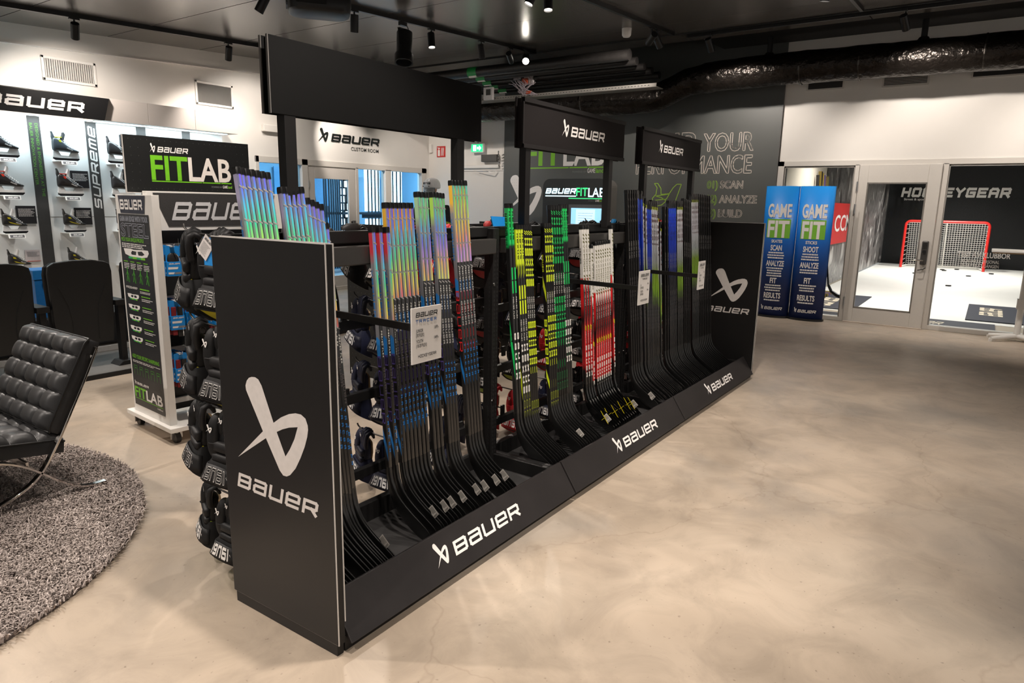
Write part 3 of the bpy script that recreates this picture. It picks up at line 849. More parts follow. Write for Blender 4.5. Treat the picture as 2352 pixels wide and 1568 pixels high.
# hall lamps
for i, (x, y) in enumerate(((12.4, 1.7), (13.0, .2), (15.5, .9), (19.0, .5), (21.2, .9))):
    t = thing('hall_spot', 'white round spotlight under the dark hall ceiling, %s by distance from the door' % ordinal(i), 'spotlight', (x, y, 3.4), 'spotlights in the shooting hall')
    mb = MB().m(white_lam); mb.cyl((x, y, 3.2), (x, y, 3.4), .05); mb.build('housing', t)
    mb = MB().m(M('lamp_face', (255, 240, 220), .5, emit=12)); mb.cyl((x, y, 3.19), (x, y, 3.2), .04); mb.build('lens', t)
    l = bpy.data.lights.new('hall_light', 'SPOT'); l.energy = 430 if i < 3 else 800; l.color = NEUT; l.spot_size = math.radians(130); l.spot_blend = .9; l.shadow_soft_size = .12
    lo = bpy.data.objects.new('hall_light', l); COL.objects.link(lo); lo.location = (x, y, 3.1)

# ---------------- two curved blue banners ----------------
def curved(mb, cx, cy, w_, bow):
    """local (x right, y depth, z) bent round a shallow arc facing -x of the room"""
    out = []
    for x, y, z in mb.v:
        q = 2 * x / w_
        out.append((cx - bow * math.sqrt(max(0, 1 - q * q * .92)) + y, cy - x, z))
    mb.v = out
def split(mb, lim):
    """cut long facets across x so that print can follow a bend"""
    V = list(mb.v); F_ = []; MI = []
    st = []
    for f, m_ in zip(mb.f, mb.mi):
        for i in range(1, len(f) - 1): st.append((f[0], f[i], f[i + 1], m_))
    while st:
        a, b, c, m_ = st.pop()
        e = max(((abs(V[p][0] - V[q][0]), p, q, r_) for p, q, r_ in ((a, b, c), (b, c, a), (c, a, b))), key=lambda k: k[0])
        if e[0] > lim:
            _, p, q, r_ = e; V.append(tuple((V[p][k] + V[q][k]) / 2 for k in range(3))); n = len(V) - 1
            st.append((p, n, r_, m_)); st.append((n, q, r_, m_))
        else:
            F_.append((a, b, c)); MI.append(m_)
    mb.v, mb.f, mb.mi = V, F_, MI
def banner(cy, label, kind):
    cx, w_, bow, H = 10.33, .455, .13, 1.86
    t = thing('curved_banner', label, 'banner', (cx, cy, 0), 'blue curved banners by the hall door')
    g = zgrad('banner_blue', [(0, (18, 34, 84)), (.22, (16, 44, 108)), (.55, (10, 84, 168)), (.85, (20, 128, 214)), (1, (28, 138, 222))], 0.0, 1.86, .4)
    mb = MB().m(g)
    mb.grid(lambda u, v: ((u - .5) * w_, 0, .03 + v * (H - .03)), 24, 1)
    curved(mb, cx, cy, w_, bow); o = mb.build('print', t, smooth=180, solid=.004)
    mb = MB().m(black_plas)
    pts = [(-w_ / 2 - .01, .02)] + [((q - .5) * w_ * 1.02, -bow * math.sqrt(max(0, 1 - (2 * q - 1) ** 2 * .92)) - .015) for q in [k / 16 for k in range(17)]] + [(w_ / 2 + .01, .02)]
    mb.prism(pts, (cx, cy, 0), -Y_, X_, Z_, .03); mb.build('base', t)
    mb = MB().m(black_plas); mb.box(cx - .03, cy - w_ / 2 + .02, .03, cx - .02, cy + w_ / 2 - .02, H - .01); mb.build('backing', t)
    e = -.006
    mb = MB()
    def tx(s, z, h, wd, m=white_ink):
        mb.m(m); text(mb, s, (0, e, z), X_, Z_, h, wd, 'c', bold=.03)
    mb.m(M('banner_green', (120, 184, 56), .45))
    for i in range(12):
        a, b2 = -.16 + .32 * i / 12, -.16 + .32 * (i + 1) / 12
        mb.quad((a, e + .0025, 1.14), (b2, e + .0025, 1.14), (b2, e + .0025, 1.405), (a, e + .0025, 1.405))
    tx('GAME', 1.435, .185, .32); tx('FIT', 1.155, .235, .29)
    W = ('SKATES', 'SCAN', 'ANALYZE', 'FIT', 'RESULTS') if kind == 0 else ('STICKS', 'SHOOT', 'ANALYZE', 'FIT', 'RESULTS')
    tx(W[0], 1.075, .042, .15); 
    for s, z, n, wd in ((W[1], .965, 3, .155 if kind == 0 else .2), (W[2], .745, 4 if kind == 0 else 2, .245), (W[3], .50 if kind == 0 else .53, 3, .09), (W[4], .285, 1, .23)):
        tx(s, z, .078, wd)
        for i in range(n):
            ww = .24 * rnd.uniform(.8, 1.0); lines(mb, (-ww / 2, e, z - .042 - i * .036), X_, Z_, ww, .024, 1, .8)
    mb.m(white_ink); lockup(mb, (-.15, e, .115), X_, Z_, .042, .30)
    # break long flats so they follow the bend
    split(mb, .012); curved(mb, cx, cy, w_, bow); mb.build('lettering', t)
banner(2.475, 'left one of two curved blue banners, the one headed SKATES', 0)
banner(2.015, 'right one of two curved blue banners, the one headed STICKS', 1)

# ---------------- white table at the right edge ----------------
t = thing('side_table', 'white table on a splayed column foot at the right edge, cut by the picture', 'table', (10.36, -.43, 0))
mb = MB().m(white_lam); mb.box(9.98, -1.35, 1.088, 10.5, -.045, 1.112); mb.build('tabletop', t, bevel=.004)
mb = MB().m(M('table_core', (170, 140, 105), .6)); mb.box(9.99, -1.34, 1.074, 10.49, -.055, 1.088); mb.build('edge', t)
mb = MB().m(white_lam); mb.cyl((10.36, -.43, .06), (10.36, -.43, 1.074), .035, 20); mb.box(10.31, -.48, .40, 10.41, -.38, .52); mb.build('column', t, smooth=40)
for q in ((10.13, -.17), (10.43, -.15), (10.16, -.72), (10.46, -.75)):
    mb = MB().m(white_lam); mb.tube([(10.36, -.43, .06), (q[0], q[1], .035)], [.034, .026], 10); mb.cyl((q[0], q[1], 0), (q[0], q[1], .035), .02, 10); mb.build('foot', t, smooth=50)
# ---------------- stick rack: three modules ----------------
RX = [1.436, 3.02, 4.62, 6.358]
RF, RB = 1.66, 2.262
KB, KT = Vector((0, 1.640, .040)), Vector((0, 1.742, .194))      # sloped kick board, bottom and top edge
KV = (KT - KB).normalized(); KN = Vector((0, -KV.z, KV.y))
tray_mat = M('tray_black', (46, 45, 45), .5, var=.25, vs=9)
kick_mat = M('scuffed_black_board', (39, 36, 36), .36, var=.4, vs=7, bump=.08, bs=60)
SIGN = [(1.595, 2.822, 1.675, 2.665), (3.185, 4.445, 3.255, 4.265), (4.735, 5.955, 4.84, 5.83)]
PRICE = [(1.815, 1.98, .958, 1.168, 1.10), (3.80, 3.955, .96, 1.165, 1.065), (4.825, 4.96, .96, 1.165, 1.062)]
for i in range(3):
    x0, x1 = RX[i] + .002, RX[i + 1] - .002
    t = thing('stick_rack', ['nearest module of the long black stick rack, under the big blank header board', 'middle module of the long black stick rack, with yellow, green and red sticks', 'farthest module of the long black stick rack, with black, blue and lime sticks'][i], 'rack', ((x0 + x1) / 2, 1.95, 0), 'modules of the long stick rack')
    mb = MB().m(tray_mat); mb.box(x0, 1.675, .055, x1, 2.25, .075); mb.build('tray', t)
    mb = MB().m(M('ribbed_rubber', (26, 26, 26), .7))
    if i == 1:
        for k in range(34):
            mb.beam((x0 + .12 + k * .03, 1.74, .078), (x0 + .12 + k * .03, 2.1, .078), .012, .006)
        mb.build('ribbed_liner', t)['kind'] = 'stuff'
    mb = MB().m(blackmet)
    mb.box(x0, 2.225, .0, x1, 2.262, .165)
    for xx in (x0, x1 - .03): mb.box(xx, 1.74, .0, xx + .03, 2.23, .15)
    mb.box(x0, 1.672, 0, x1, 1.69, .06)
    mb.build('tray_rim', t, bevel=.003)
    mb = MB().m(kick_mat)
    a, b = KB, KT
    mb.hexa([(x0 + .004, a.y, a.z), (x1 - .004, a.y, a.z), (x1 - .004, a.y + .016, a.z - .004), (x0 + .004, a.y + .016, a.z - .004), (x0 + .004, b.y, b.z), (x1 - .004, b.y, b.z), (x1 - .004, b.y + .016, b.z - .006), (x0 + .004, b.y + .016, b.z - .006)])
    k = mb.build('kick_board', t, bevel=.0025)
    mb = MB().m(white_ink)
    xs = (1.935, 3.575, 5.20)[i]; ww = (.615, .63, .65)[i]
    o_ = KB + KV * .062 + KN * .0015; lockup(mb, (xs, o_.y, o_.z), X_, KV, .058, ww, .2)
    mb.build('kick_lettering', t)
    # uprights with slots and bolts
    for xx in ((x0 + .01, x1 - .06) if i == 2 else ((x0 + .005, x1 - .058) if i == 0 else (x1 - .058,))):
        mb = MB().m(blackmet); mb.box(xx, 2.165, .06, xx + .055, 2.225, 1.418)
        up = mb.build('upright', t, bevel=.003)
        mb = MB().m(M('slot_black', (5, 5, 5), .8))
        for z in range(52):
            zz = .16 + z * .024
            mb.box(xx + .035, 2.1645, zz, xx + .043, 2.166, zz + .013).box(xx + .012, 2.1645, zz, xx + .020, 2.166, zz + .013)
            mb.box(xx - .0005, 2.185, zz, xx + .001, 2.192, zz + .013)
        mb.build('slots', up)['kind'] = 'stuff'
        mb = MB().m(chrome)
        for z in (.47, 1.12): mb.cyl((xx + .01, 2.158, z), (xx + .01, 2.166, z), .010, 12)
        mb.build('bolt', up)
    # top rails: front leaning rail and rear beam
    mb = MB().m(M('rail_black', (46, 44, 42), .34, var=.15)); mb.box(x0 + .03, 2.148, 1.285, x1 - .05, 2.195, 1.365); mb.build('lean_rail', t, bevel=.006)
    mb = MB().m(blackmet); mb.box(x0, 2.205, 1.372, x1, 2.255, 1.425); mb.build('top_beam', t, bevel=.004)
    # rear bars that carry the glove hooks
    for z in ((1.395, 1.035, .695, .325) if i == 0 else (1.37, .98, .62, .30)):
        mb = MB().m(blackmet); mb.box(x0, 2.262, z - .045, x1, 2.292, z); mb.build('hook_bar', t, bevel=.003)
    # header board on two posts
    sx0, sx1, p0, p1 = SIGN[i]
    for px_ in (p0, p1):
        mb = MB().m(blackmet); mb.box(px_ - .025, 2.15, 1.40, px_ + .025, 2.195, 1.87); mb.build('sign_post', t, bevel=.002)
    z0, z1 = 1.849, 2.112
    mb = MB().m(M('header_black' if i == 0 else 'header_brown', (16, 16, 16) if i == 0 else (33, 30, 30), .7, var=.08, spec=.12))
    mb.box(sx0, 2.148, z0, sx1, 2.158, z1).box(sx0, 2.188, z0, sx1, 2.198, z1); mb.box(sx0 + .012, 2.158, z0 + .004, sx1 - .012, 2.188, z1 - .004)
    hb_ = mb.build('header_board', t, bevel=.0015)
    if i:
        fr = .012
        mb = MB().m(M('header_frame', (34, 32, 32), .6, spec=.2))
        mb.box(sx0, 2.141, z0, sx1, 2.148, z0 + .022).box(sx0, 2.141, z1 - .024, sx1, 2.148, z1).box(sx0, 2.141, z0, sx0 + .012, 2.148, z1)
        mb.build('header_frame', hb_, bevel=.001)
        mb = MB().m(white_ink)
        xs, ww, zz, hh = ((3.605, .545, 1.951, .058), None)[0] if i == 1 else (5.045, .50, 1.957, .055)
        lockup(mb, (xs, 2.1465, zz), X_, Z_, hh, ww, .22); mb.build('header_lettering', hb_)
    else:
        mb = MB().m(M('alu_edge', (120, 117, 114), .4, .5)); mb.box(sx0 - .004, 2.148, z0, sx0, 2.158, z1).box(sx0 - .004, 2.188, z0, sx0, 2.198, z1); mb.build('edge_strip', hb_)
    # end panels
    if i in (0, 2):
        e0, e1 = (1.40, 1.434) if i == 0 else (6.36, 6.394)
        z0 = .045
        mb = MB().m(blackmet); mb.box(e0 + .003, RF + .012, 0.0, e1 - .003, RB - .01, z0); mb.box(e0 + .004, RF + .002, z0, e1 - .004, RB - .002, 1.416)
        ep = mb.build('end_panel', t)
        mb = MB().m(edge_white)
        mb.box(e0, RF - .001, z0, e0 + .0035, RB, 1.4195); mb.box(e1 - .0035, RF - .001, .125, e1, RB, 1.4195); mb.build('edge_band', ep)
        mb = MB().m(blackpan); mb.box(e0 - .0015, RF + .0025, z0 + .002, e0 - .0001, RB - .0025, 1.4165); mb.build('face_sheet', ep)
        mb = MB().m(M('big_emblem_ink', (206, 200, 196), .5))
        if i == 0:
            mark(mb, (e0 - .0025, 2.177, .607), -Y_, Z_, .332); wordmark(mb, (e0 - .0025, 2.193, .497), -Y_, Z_, .057, .446, .26, .21)
        else:
            mark(mb, (e0 - .0025, 2.13, .694), -Y_, Z_, .30); wordmark(mb, (e0 - .0025, 2.14, .586), -Y_, Z_, .052, .402, .26, .21)
        mb.build('panel_emblem', ep)
    # price card on its arm
    a, b, z0, z1, za = PRICE[i]
    mb = MB().m(blackmet); mb.hexa([(a - .006, 1.70, za - .014), (a + .004, 1.70, za - .014), (a + .004, 2.17, za - .006), (a - .006, 2.17, za - .006), (a - .006, 1.70, za + .014), (a + .004, 1.70, za + .014), (a + .004, 2.17, za + .022), (a - .006, 2.17, za + .022)])
    mb.build('price_arm', t, bevel=.001)
    tt = thing('price_card', ['white price card for junior and youth sticks on the nearest arm of the stick rack', 'white price card on the arm between the red and the black sticks', 'white price card on the arm near the far end panel'][i], 'price sign', (a, 1.69, z0), 'price cards on the stick rack')
    mb = MB().m(M('card_paper', (226, 222, 218), .5, var=.03)); mb.box(a, 1.692, z0, b, 1.698, z1); mb.build('card', tt)
    mb = MB().m(black_ink); w_ = b - a; yy = 1.6905; hh = z1 - z0
    wordmark(mb, (a + w_ * .12, yy, z1 - hh * .17), X_, Z_, hh * .085, w_ * .72, .2)
    nm = ('TRACER', 'VAPOR', 'HYPER')[i]
    mb.m(M('card_blue', (50, 96, 158), .5) if i == 0 else (black_ink if i == 1 else grey_ink)); sqtext(mb, nm, (a + w_ * (.12 if i == 0 else .28), yy, z1 - hh * .27), X_, Z_, hh * .055, w_ * (.70 if i == 0 else .42), t=.25, asp=1.3, gap=.6)
    mb.m(black_ink)
    def pr(s, xf, zf, al='l', h=.062, wd=None): text(mb, s, (a + w_ * xf, yy, z0 + hh * zf), X_, Z_, hh * h, wd, al, kx=.62)
    T_ = (('JUNIOR', '1699:-', '(30 FLEX)', 'YOUTH', '1499:-', '(10-20 FLEX)'), ('JR', '949:-', '(50 FLEX)', 'YOUTH', '899:-', '(30 FLEX)'), ('JR', '749:-', '(50 FLEX)', 'YTH', '699:-', '(30 FLEX)'))[i]
    pr(T_[0], .13, .56); pr(T_[1], .90, .575, 'r'); pr(T_[2], .13, .48); pr(T_[3], .13, .37); pr(T_[4], .90, .385, 'r'); pr(T_[5], .13, .29)
    sqtext(mb, 'HOCKEYGEAR', (a + w_ * .19, yy, z0 + hh * .10), X_, Z_, hh * .055, w_ * .62, t=.18, gap=.15)
    mb.build('print', tt)

# black pegboard gondola standing behind the rack
t = thing('pegboard_gondola', 'black pegboard gondola behind the nearest part of the stick rack', 'gondola', (4.6, 3.7, 0))
mb = MB().m(M('pegboard_black', (27, 27, 26), .5, var=.1))
mb.box(3.76, 3.25, .15, 3.79, 4.2, 1.37).box(5.5, 3.25, .15, 5.53, 4.2, 1.37).box(3.79, 3.7, .15, 5.5, 3.74, 1.37)
mb.build('panel', t)
mb = MB().m(blackmet)
for x in (3.78, 5.5):
    for y in (3.3, 4.15): mb.box(x - .02, y - .02, 0, x + .02, y + .02, .15)
mb.build('foot', t)
mb = MB().m(M('peg_hole', (90, 88, 84), .6))
for i in range(22):
    for j in range(28):
        y = 3.28 + i * .042; z = .2 + j * .042
        mb.quad((3.7585, y, z), (3.7585, y + .005, z), (3.7585, y + .005, z + .005), (3.7585, y, z + .005))
mb.build('peg_holes', t)['kind'] = 'stuff'
# ---------------- hockey sticks ----------------
HWX, HWY = .0095, .0145
SHAFT8 = [(-HWX, -HWY + .004), (-HWX + .004, -HWY), (HWX - .004, -HWY), (HWX, -HWY + .004), (HWX, HWY - .004), (HWX - .004, HWY), (-HWX + .004, HWY), (-HWX, HWY - .004)]
def shaft_mb(front, side, zs):
    mb = MB()
    ln = len(zs); vs = [(x, y, z) for z in zs for x, y in SHAFT8]
    for grp, mat in (((0, 1, 2), front), ((3, 4, 5, 6, 7), side)):
        mb.m(mat); fs = []
        for i in range(ln - 1):
            for k in grp:
                fs.append((i * 8 + k, i * 8 + (k + 1) % 8, (i + 1) * 8 + (k + 1) % 8, (i + 1) * 8 + k))
        mb.add(vs, [tuple(reversed(f)) for f in fs])
    return mb
carbon = M('carbon_black', (18, 17, 17), .32, var=.25, vs=60, spec=.4)
blade_m = M('blade_black', (11, 11, 11), .33, var=.2, vs=50, spec=.75)
blade_gloss = M('blade_gloss', (10, 10, 10), .06, coat=1.0)
cap_m = M('butt_cap_black', (16, 16, 17), .3)
RB_A = [(0, (122, 92, 236)), (.16, (104, 128, 255)), (.32, (84, 214, 246)), (.5, (72, 236, 160)), (.66, (176, 246, 84)), (.8, (250, 226, 84)), (.91, (255, 152, 84)), (1, (255, 116, 124))]
RB_B = [(0, (112, 240, 196)), (.2, (124, 232, 120)), (.38, (90, 200, 248)), (.55, (112, 120, 255)), (.72, (196, 150, 255)), (.86, (255, 190, 110)), (1, (240, 246, 110))]
RB_C = [(0, (96, 240, 216)), (.18, (120, 246, 140)), (.36, (220, 240, 92)), (.55, (255, 208, 80)), (.72, (255, 150, 90)), (.86, (200, 150, 250)), (1, (240, 180, 200))]
def foil(name, stops, length, nz=.16, rough=.28):
    st = [(1 - p * .97, c) for p, c in stops]; st = sorted(st, key=lambda q: q[0])
    st = [(0.0, (26, 24, 24)), (0.026, (26, 24, 24))] + [(max(.03, p), c) for p, c in st]
    return zgrad(name, st, -length, 0, rough, .15, jitter=0.0, coat=.6, noise=0.0)
def foil_front(name, stops, length):
    """holographic foil: hue runs along the shaft and shifts from stick to stick"""
    if name in MATS: return MATS[name]
    m = bpy.data.materials.new(name); m.use_nodes = True
    nt = m.node_tree; b = nt.nodes['Principled BSDF']; L = nt.links.new
    tc = nt.nodes.new('ShaderNodeTexCoord'); sp = nt.nodes.new('ShaderNodeSeparateXYZ'); L(tc.outputs['Object'], sp.inputs[0])
    mr = nt.nodes.new('ShaderNodeMapRange'); mr.clamp = False; mr.inputs[1].default_value = 0; mr.inputs[2].default_value = -length; L(sp.outputs[2], mr.inputs[0])
    oi = nt.nodes.new('ShaderNodeObjectInfo'); nz = nt.nodes.new('ShaderNodeTexNoise'); nz.inputs['Scale'].default_value = 26; nz.inputs['Detail'].default_value = 4; L(tc.outputs['Object'], nz.inputs['Vector'])
    def madd(a, k, c):
        q = nt.nodes.new('ShaderNodeMath'); q.operation = 'MULTIPLY_ADD'; L(a, q.inputs[0]); q.inputs[1].default_value = k
        if isinstance(c, float): q.inputs[2].default_value = c
        else: L(c, q.inputs[2])
        return q.outputs[0]
    v = madd(oi.outputs['Random'], .20, mr.outputs[0]); v = madd(nz.outputs['Fac'], .14, v); v = madd(v, 1.0, -.17)
    r = ramp(nt, [(p, lin(c)) for p, c in stops]); L(v, r.inputs[0])
    # corner highlight painted into the colour: a hot middle line between greyer flanks
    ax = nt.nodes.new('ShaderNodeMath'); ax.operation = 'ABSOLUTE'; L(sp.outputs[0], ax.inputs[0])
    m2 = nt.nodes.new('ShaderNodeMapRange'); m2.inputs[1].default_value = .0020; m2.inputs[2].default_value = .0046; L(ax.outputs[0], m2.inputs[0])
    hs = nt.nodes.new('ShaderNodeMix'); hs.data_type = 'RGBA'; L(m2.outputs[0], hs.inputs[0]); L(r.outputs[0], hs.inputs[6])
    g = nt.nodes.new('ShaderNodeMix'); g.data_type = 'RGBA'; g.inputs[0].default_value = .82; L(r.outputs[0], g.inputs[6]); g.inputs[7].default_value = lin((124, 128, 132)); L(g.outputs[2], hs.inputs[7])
    # foil stops at its length
    st = nt.nodes.new('ShaderNodeMath'); st.operation = 'GREATER_THAN'; L(mr.outputs[0], st.inputs[0]); st.inputs[1].default_value = 1.0
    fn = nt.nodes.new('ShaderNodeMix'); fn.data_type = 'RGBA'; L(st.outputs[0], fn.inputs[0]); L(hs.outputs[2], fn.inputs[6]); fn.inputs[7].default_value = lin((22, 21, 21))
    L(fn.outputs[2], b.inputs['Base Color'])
    b.inputs['Roughness'].default_value = .22; b.inputs['Metallic'].default_value = .2; b.inputs['Coat Weight'].default_value = .7
    MATS[name] = m
    return m
def foil_side(name, top, length, tip):
    return zgrad(name, [(0, (20, 19, 19)), (.22, (20, 19, 19)), (.225, tip), (.34, tip), (.345, (112, 112, 116)), (.62, (128, 128, 134)), (.78, (140, 140, 146)), (.86, top), (1, top)], -length, 0, .3, .2, coat=.6, noise=.05)
inks = dict(w=M('stick_white', (222, 220, 214), .4), y=M('stick_yellow', (206, 226, 36), .4), g=M('stick_green', (22, 190, 92), .4), b=M('stick_blue', (24, 104, 172), .4), r=M('stick_red', (204, 36, 40), .4), k=M('stick_ink', (16, 16, 16), .4), d=M('stick_dark', (70, 66, 66), .4), o=M('stick_olive', (92, 92, 32), .4), m=M('stick_maroon', (70, 28, 30), .4), v=M('stick_violet', (70, 56, 120), .4), go=M('stick_gold', (214, 196, 30), .4), gd=M('stick_green_dark', (16, 96, 50), .4), yd=M('stick_olive_line', (130, 140, 30), .4), s=M('stick_silver', (150, 148, 146), .4))
def F(mb, s, d, ln, ink, h=.0155, t=.24, gap=.35, grow=0):      # lettering down the narrow front
    mb.m(inks[ink]); sqtext(mb, s, (-h / 2, -HWY - .0006, -d), -Z_, X_, h, ln, t=t, gap=gap, grow=grow)
def Sd(mb, s, d, ln, ink, h=.021, t=.22, gap=.3, y=.0105):      # lettering down the broad side
    mb.m(inks[ink]); sqtext(mb, s, (-HWX - .0006, y, -d), -Z_, -Y_, h, ln, t=t, gap=gap)
def slash(mb, d, ln, ink):
    mb.m(inks[ink]); x = -HWX - .0007
    mb.add([(x, .0103, -d), (x, .0103, -d - ln * .4), (x, -.0103, -d - ln), (x, -.0103, -d - ln * .6)], [(3, 2, 1, 0)])
def zig(mb, d, ink, n=3, st=.012):
    mb.m(inks[ink]); y = -HWY - .0007
    for i in range(n):
        z = -d - i * st
        w_ = .009 if ink in 'om' else .006; mb.add([(-.0085, y, z), (.0085, y, z - .010), (.0085, y, z - .010 - w_), (-.0085, y, z - w_)], [(3, 2, 1, 0)])
def design(kind, L):
    kind, _, tint = kind.partition(':')
    zs = [0, -L]
    if kind in ('holoA', 'holoB', 'holoC'):
        st = dict(holoA=RB_A, holoB=RB_B, holoC=RB_C)[kind]
        fl = {'holoA': .41, 'holoB': .40, 'holoC': .39}[kind]
        top = dict(holoA=(196, 190, 226), holoB=(170, 214, 170), holoC=(190, 226, 140))[kind]
        top = dict(r=(226, 70, 84), y=(246, 190, 60), l=(176, 220, 90)).get(tint, top)
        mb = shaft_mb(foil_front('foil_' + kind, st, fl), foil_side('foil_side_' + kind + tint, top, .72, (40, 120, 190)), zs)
        F(mb, 'P92/50 FLEX', fl + .03, .115, 'w', .007, .2, .45)
        F(mb, 'BaUeR', fl + .19, .12, 'd' if kind == 'holoA' else 's', .011, .2, .3)
        F(mb, 'TRACeR', fl + .40, .17, 'b', .010, .2, 1.0)
        Sd(mb, 'BaUeR', fl + .14, .30, 'v' if kind != 'holoC' else 'r', .021, .12, .3)
        Sd(mb, 'VBaUeR', .18, .20, 'b', .009, .2, .3)
        slash(mb, fl + .46, .15, 'b')
        for k in range(4): zig(mb, .06 + k * .115, 's', 1)
    elif kind == 'yellow':
        mb = shaft_mb(zgrad('yellow_fade', [(0, (20, 20, 20)), (.70, (20, 20, 20)), (.72, (206, 226, 36)), (1, (212, 230, 40))], -.75, 0, .3, coat=.4), zgrad('yellow_side', [(0, (20, 20, 20)), (.68, (20, 20, 20)), (.72, (206, 226, 36)), (1, (212, 230, 40))], -.75, 0, .3, coat=.4), zs)
        F(mb, 'NeXUS', .045, .14, 'k', .013, .2, .4)
        mb.m(inks['y'])
        for k in range(5):
            a = -.008 + k * .0034; mb.quad((a, -HWY - .0006, -.20), (a - .0012, -HWY - .0006, -.29 + k * .006), (a, -HWY - .0006, -.29 + k * .006), (a + .0012, -HWY - .0006, -.20))
        F(mb, '--', .33, .16, 'y', .016, .8, .1); F(mb, 'P92/50 FLEX', .52, .12, 'w', .009, .2); F(mb, 'NeXUS', .66, .28, 'w', .015, .26, .5); F(mb, '00', .98, .11, 'yd', .014, .14, .3)
        Sd(mb, 'BaUeR', .10, .09, 'k', .011); Sd(mb, 'LAUNCH', .52, .12, 'y', .010); slash(mb, .66, .32, 'y'); Sd(mb, 'NeXUS', .68, .24, 'k', .014)
    elif kind == 'green':
        mb = shaft_mb(zgrad('green_fade', [(0, (20, 20, 20)), (.70, (20, 20, 20)), (.72, (22, 190, 92)), (1, (26, 196, 96))], -.75, 0, .3, coat=.4), zgrad('green_side', [(0, (20, 20, 20)), (.68, (20, 20, 20)), (.72, (22, 190, 92)), (1, (26, 196, 96))], -.75, 0, .3, coat=.4), zs)
        F(mb, 'NeXUS', .04, .15, 'k', .013, .2, .4); F(mb, '--', .34, .14, 'g', .016, .8, .1); F(mb, 'P92/50 FLEX', .50, .12, 'w', .009, .2); F(mb, 'BaUeR', .70, .26, 'w', .015, .26, .5)
        Sd(mb, 'NeXUS', .05, .12, 'k', .014); Sd(mb, 'BaUeR', .12, .10, 'k', .011); slash(mb, .62, .34, 'g'); Sd(mb, 'NeXUS', .66, .24, 'k', .014)
    elif kind in ('black_yellow', 'black_green'):
        c = 'y' if kind == 'black_yellow' else 'g'; cd_ = 'yd' if c == 'y' else 'gd'
        mb = shaft_mb(carbon, carbon, zs)
        zig(mb, .028, c, 2, .012); F(mb, 'NeXUS', .07, .27, c, .0165, .26, .35); F(mb, 'P92/50 FLEX', .40, .12, 'w', .009, .2)
        F(mb, 'BaUeR-', .54, .30, c, .0155, .22, .4); F(mb, '50', 1.0, .11, cd_, .015, .14, .3)
        Sd(mb, 'BaUeR', .18, .10, c, .010); Sd(mb, 'BaUeR', .56, .27, c, .020, .2, .3); slash(mb, .30, .16, c); slash(mb, .86, .12, c)
    elif kind == 'whitered':
        st = [(0, (16, 15, 15)), (.20, (16, 15, 15)), (.26, (206, 34, 38)), (.46, (212, 36, 40)), (.52, (40, 30, 30)), (.66, (60, 54, 52)), (.70, (224, 222, 216)), (1, (228, 226, 220))]
        mb = shaft_mb(zgrad('whitered_front', st, -1.2, 0, .28, coat=.5), zgrad('whitered_side', [(0, (16, 15, 15)), (.22, (16, 15, 15)), (.26, (150, 26, 30)), (.50, (24, 20, 20)), (.60, (206, 34, 38)), (.72, (206, 34, 38)), (.725, (224, 222, 216)), (1, (228, 226, 220))], -1.2, 0, .28, coat=.5), zs)
        for k in range(3): zig(mb, .05 + k * .022, 'o', 1)
        F(mb, 'VX', .12, .05, 'o', .015, .16); F(mb, 'PO0R', .18, .11, 'o', .015, .16, .3)
        for k in range(2): zig(mb, .31 + k * .02, 'o', 1)
        F(mb, 'P28/30 FLEX', .40, .11, 'w', .009, .2); F(mb, 'VAPOR-', .52, .10, 'r', .009, .2)
        zig(mb, .635, 'go', 4, .007); F(mb, 'YOUTH', .675, .08, 'w', .008, .2); F(mb, 'BaUeR', .77, .21, 'w', .015, .28, .4)
        Sd(mb, 'VBaUeR', .14, .10, 'k', .010); zig(mb, .645, 'go', 3, .007)
    elif kind == 'carbon':
        mb = shaft_mb(carbon, carbon, zs)
        for k in range(4): zig(mb, .05 + k * .05, 'd', 2, .008)
        F(mb, 'P92/50 FLEX', .36, .12, 's', .010, .22); F(mb, 'BaUeR-HYPeR', .62, .32, 'd', .012, .2, .5)
    elif kind == 'blue':
        st = [(0, (20, 20, 22)), (.35, (22, 22, 30)), (.62, (16, 52, 180)), (.93, (24, 66, 214)), (.94, (18, 18, 20)), (1, (18, 18, 20))]
        mb = shaft_mb(zgrad('blue_front', st, -.95, 0, .28, coat=.5), zgrad('blue_side', st, -.95, 0, .28, coat=.5), zs)
        zig(mb, .075, 'b', 2); F(mb, 'HYPeR', .13, .18, 'k', .012, .16, .4); F(mb, 'P92/50 FLEX', .42, .12, 's', .009, .2); F(mb, 'BaUeR', .72, .25, 'd', .012, .2, .4)
    else:   # lime: white top, lime fade, black
        st = [(0, (20, 20, 20)), (.14, (22, 22, 20)), (.30, (118, 160, 24)), (.42, (120, 150, 40)), (.52, (160, 168, 170)), (.70, (196, 198, 206)), (.925, (206, 206, 212)), (.93, (20, 20, 20)), (1, (20, 20, 20))]
        mb = shaft_mb(zgrad('lime_front', st, -.95, 0, .28, coat=.5), zgrad('lime_side', [(0, (20, 20, 20)), (.3, (22, 22, 20)), (.5, (60, 60, 60)), (1, (24, 24, 24))], -.95, 0, .28, coat=.5), zs)
        zig(mb, .045, 'y', 2); zig(mb, .10, 'm', 2); zig(mb, .14, 'm', 2, .01); F(mb, 'VXe', .18, .12, 'm', .013, .2, .4); zig(mb, .32, 'm', 1); F(mb, 'P92/50 FLEX', .40, .12, 's', .009, .2)
        F(mb, 'BaUeR', .74, .24, 'd', .012, .2, .4)
    return mb
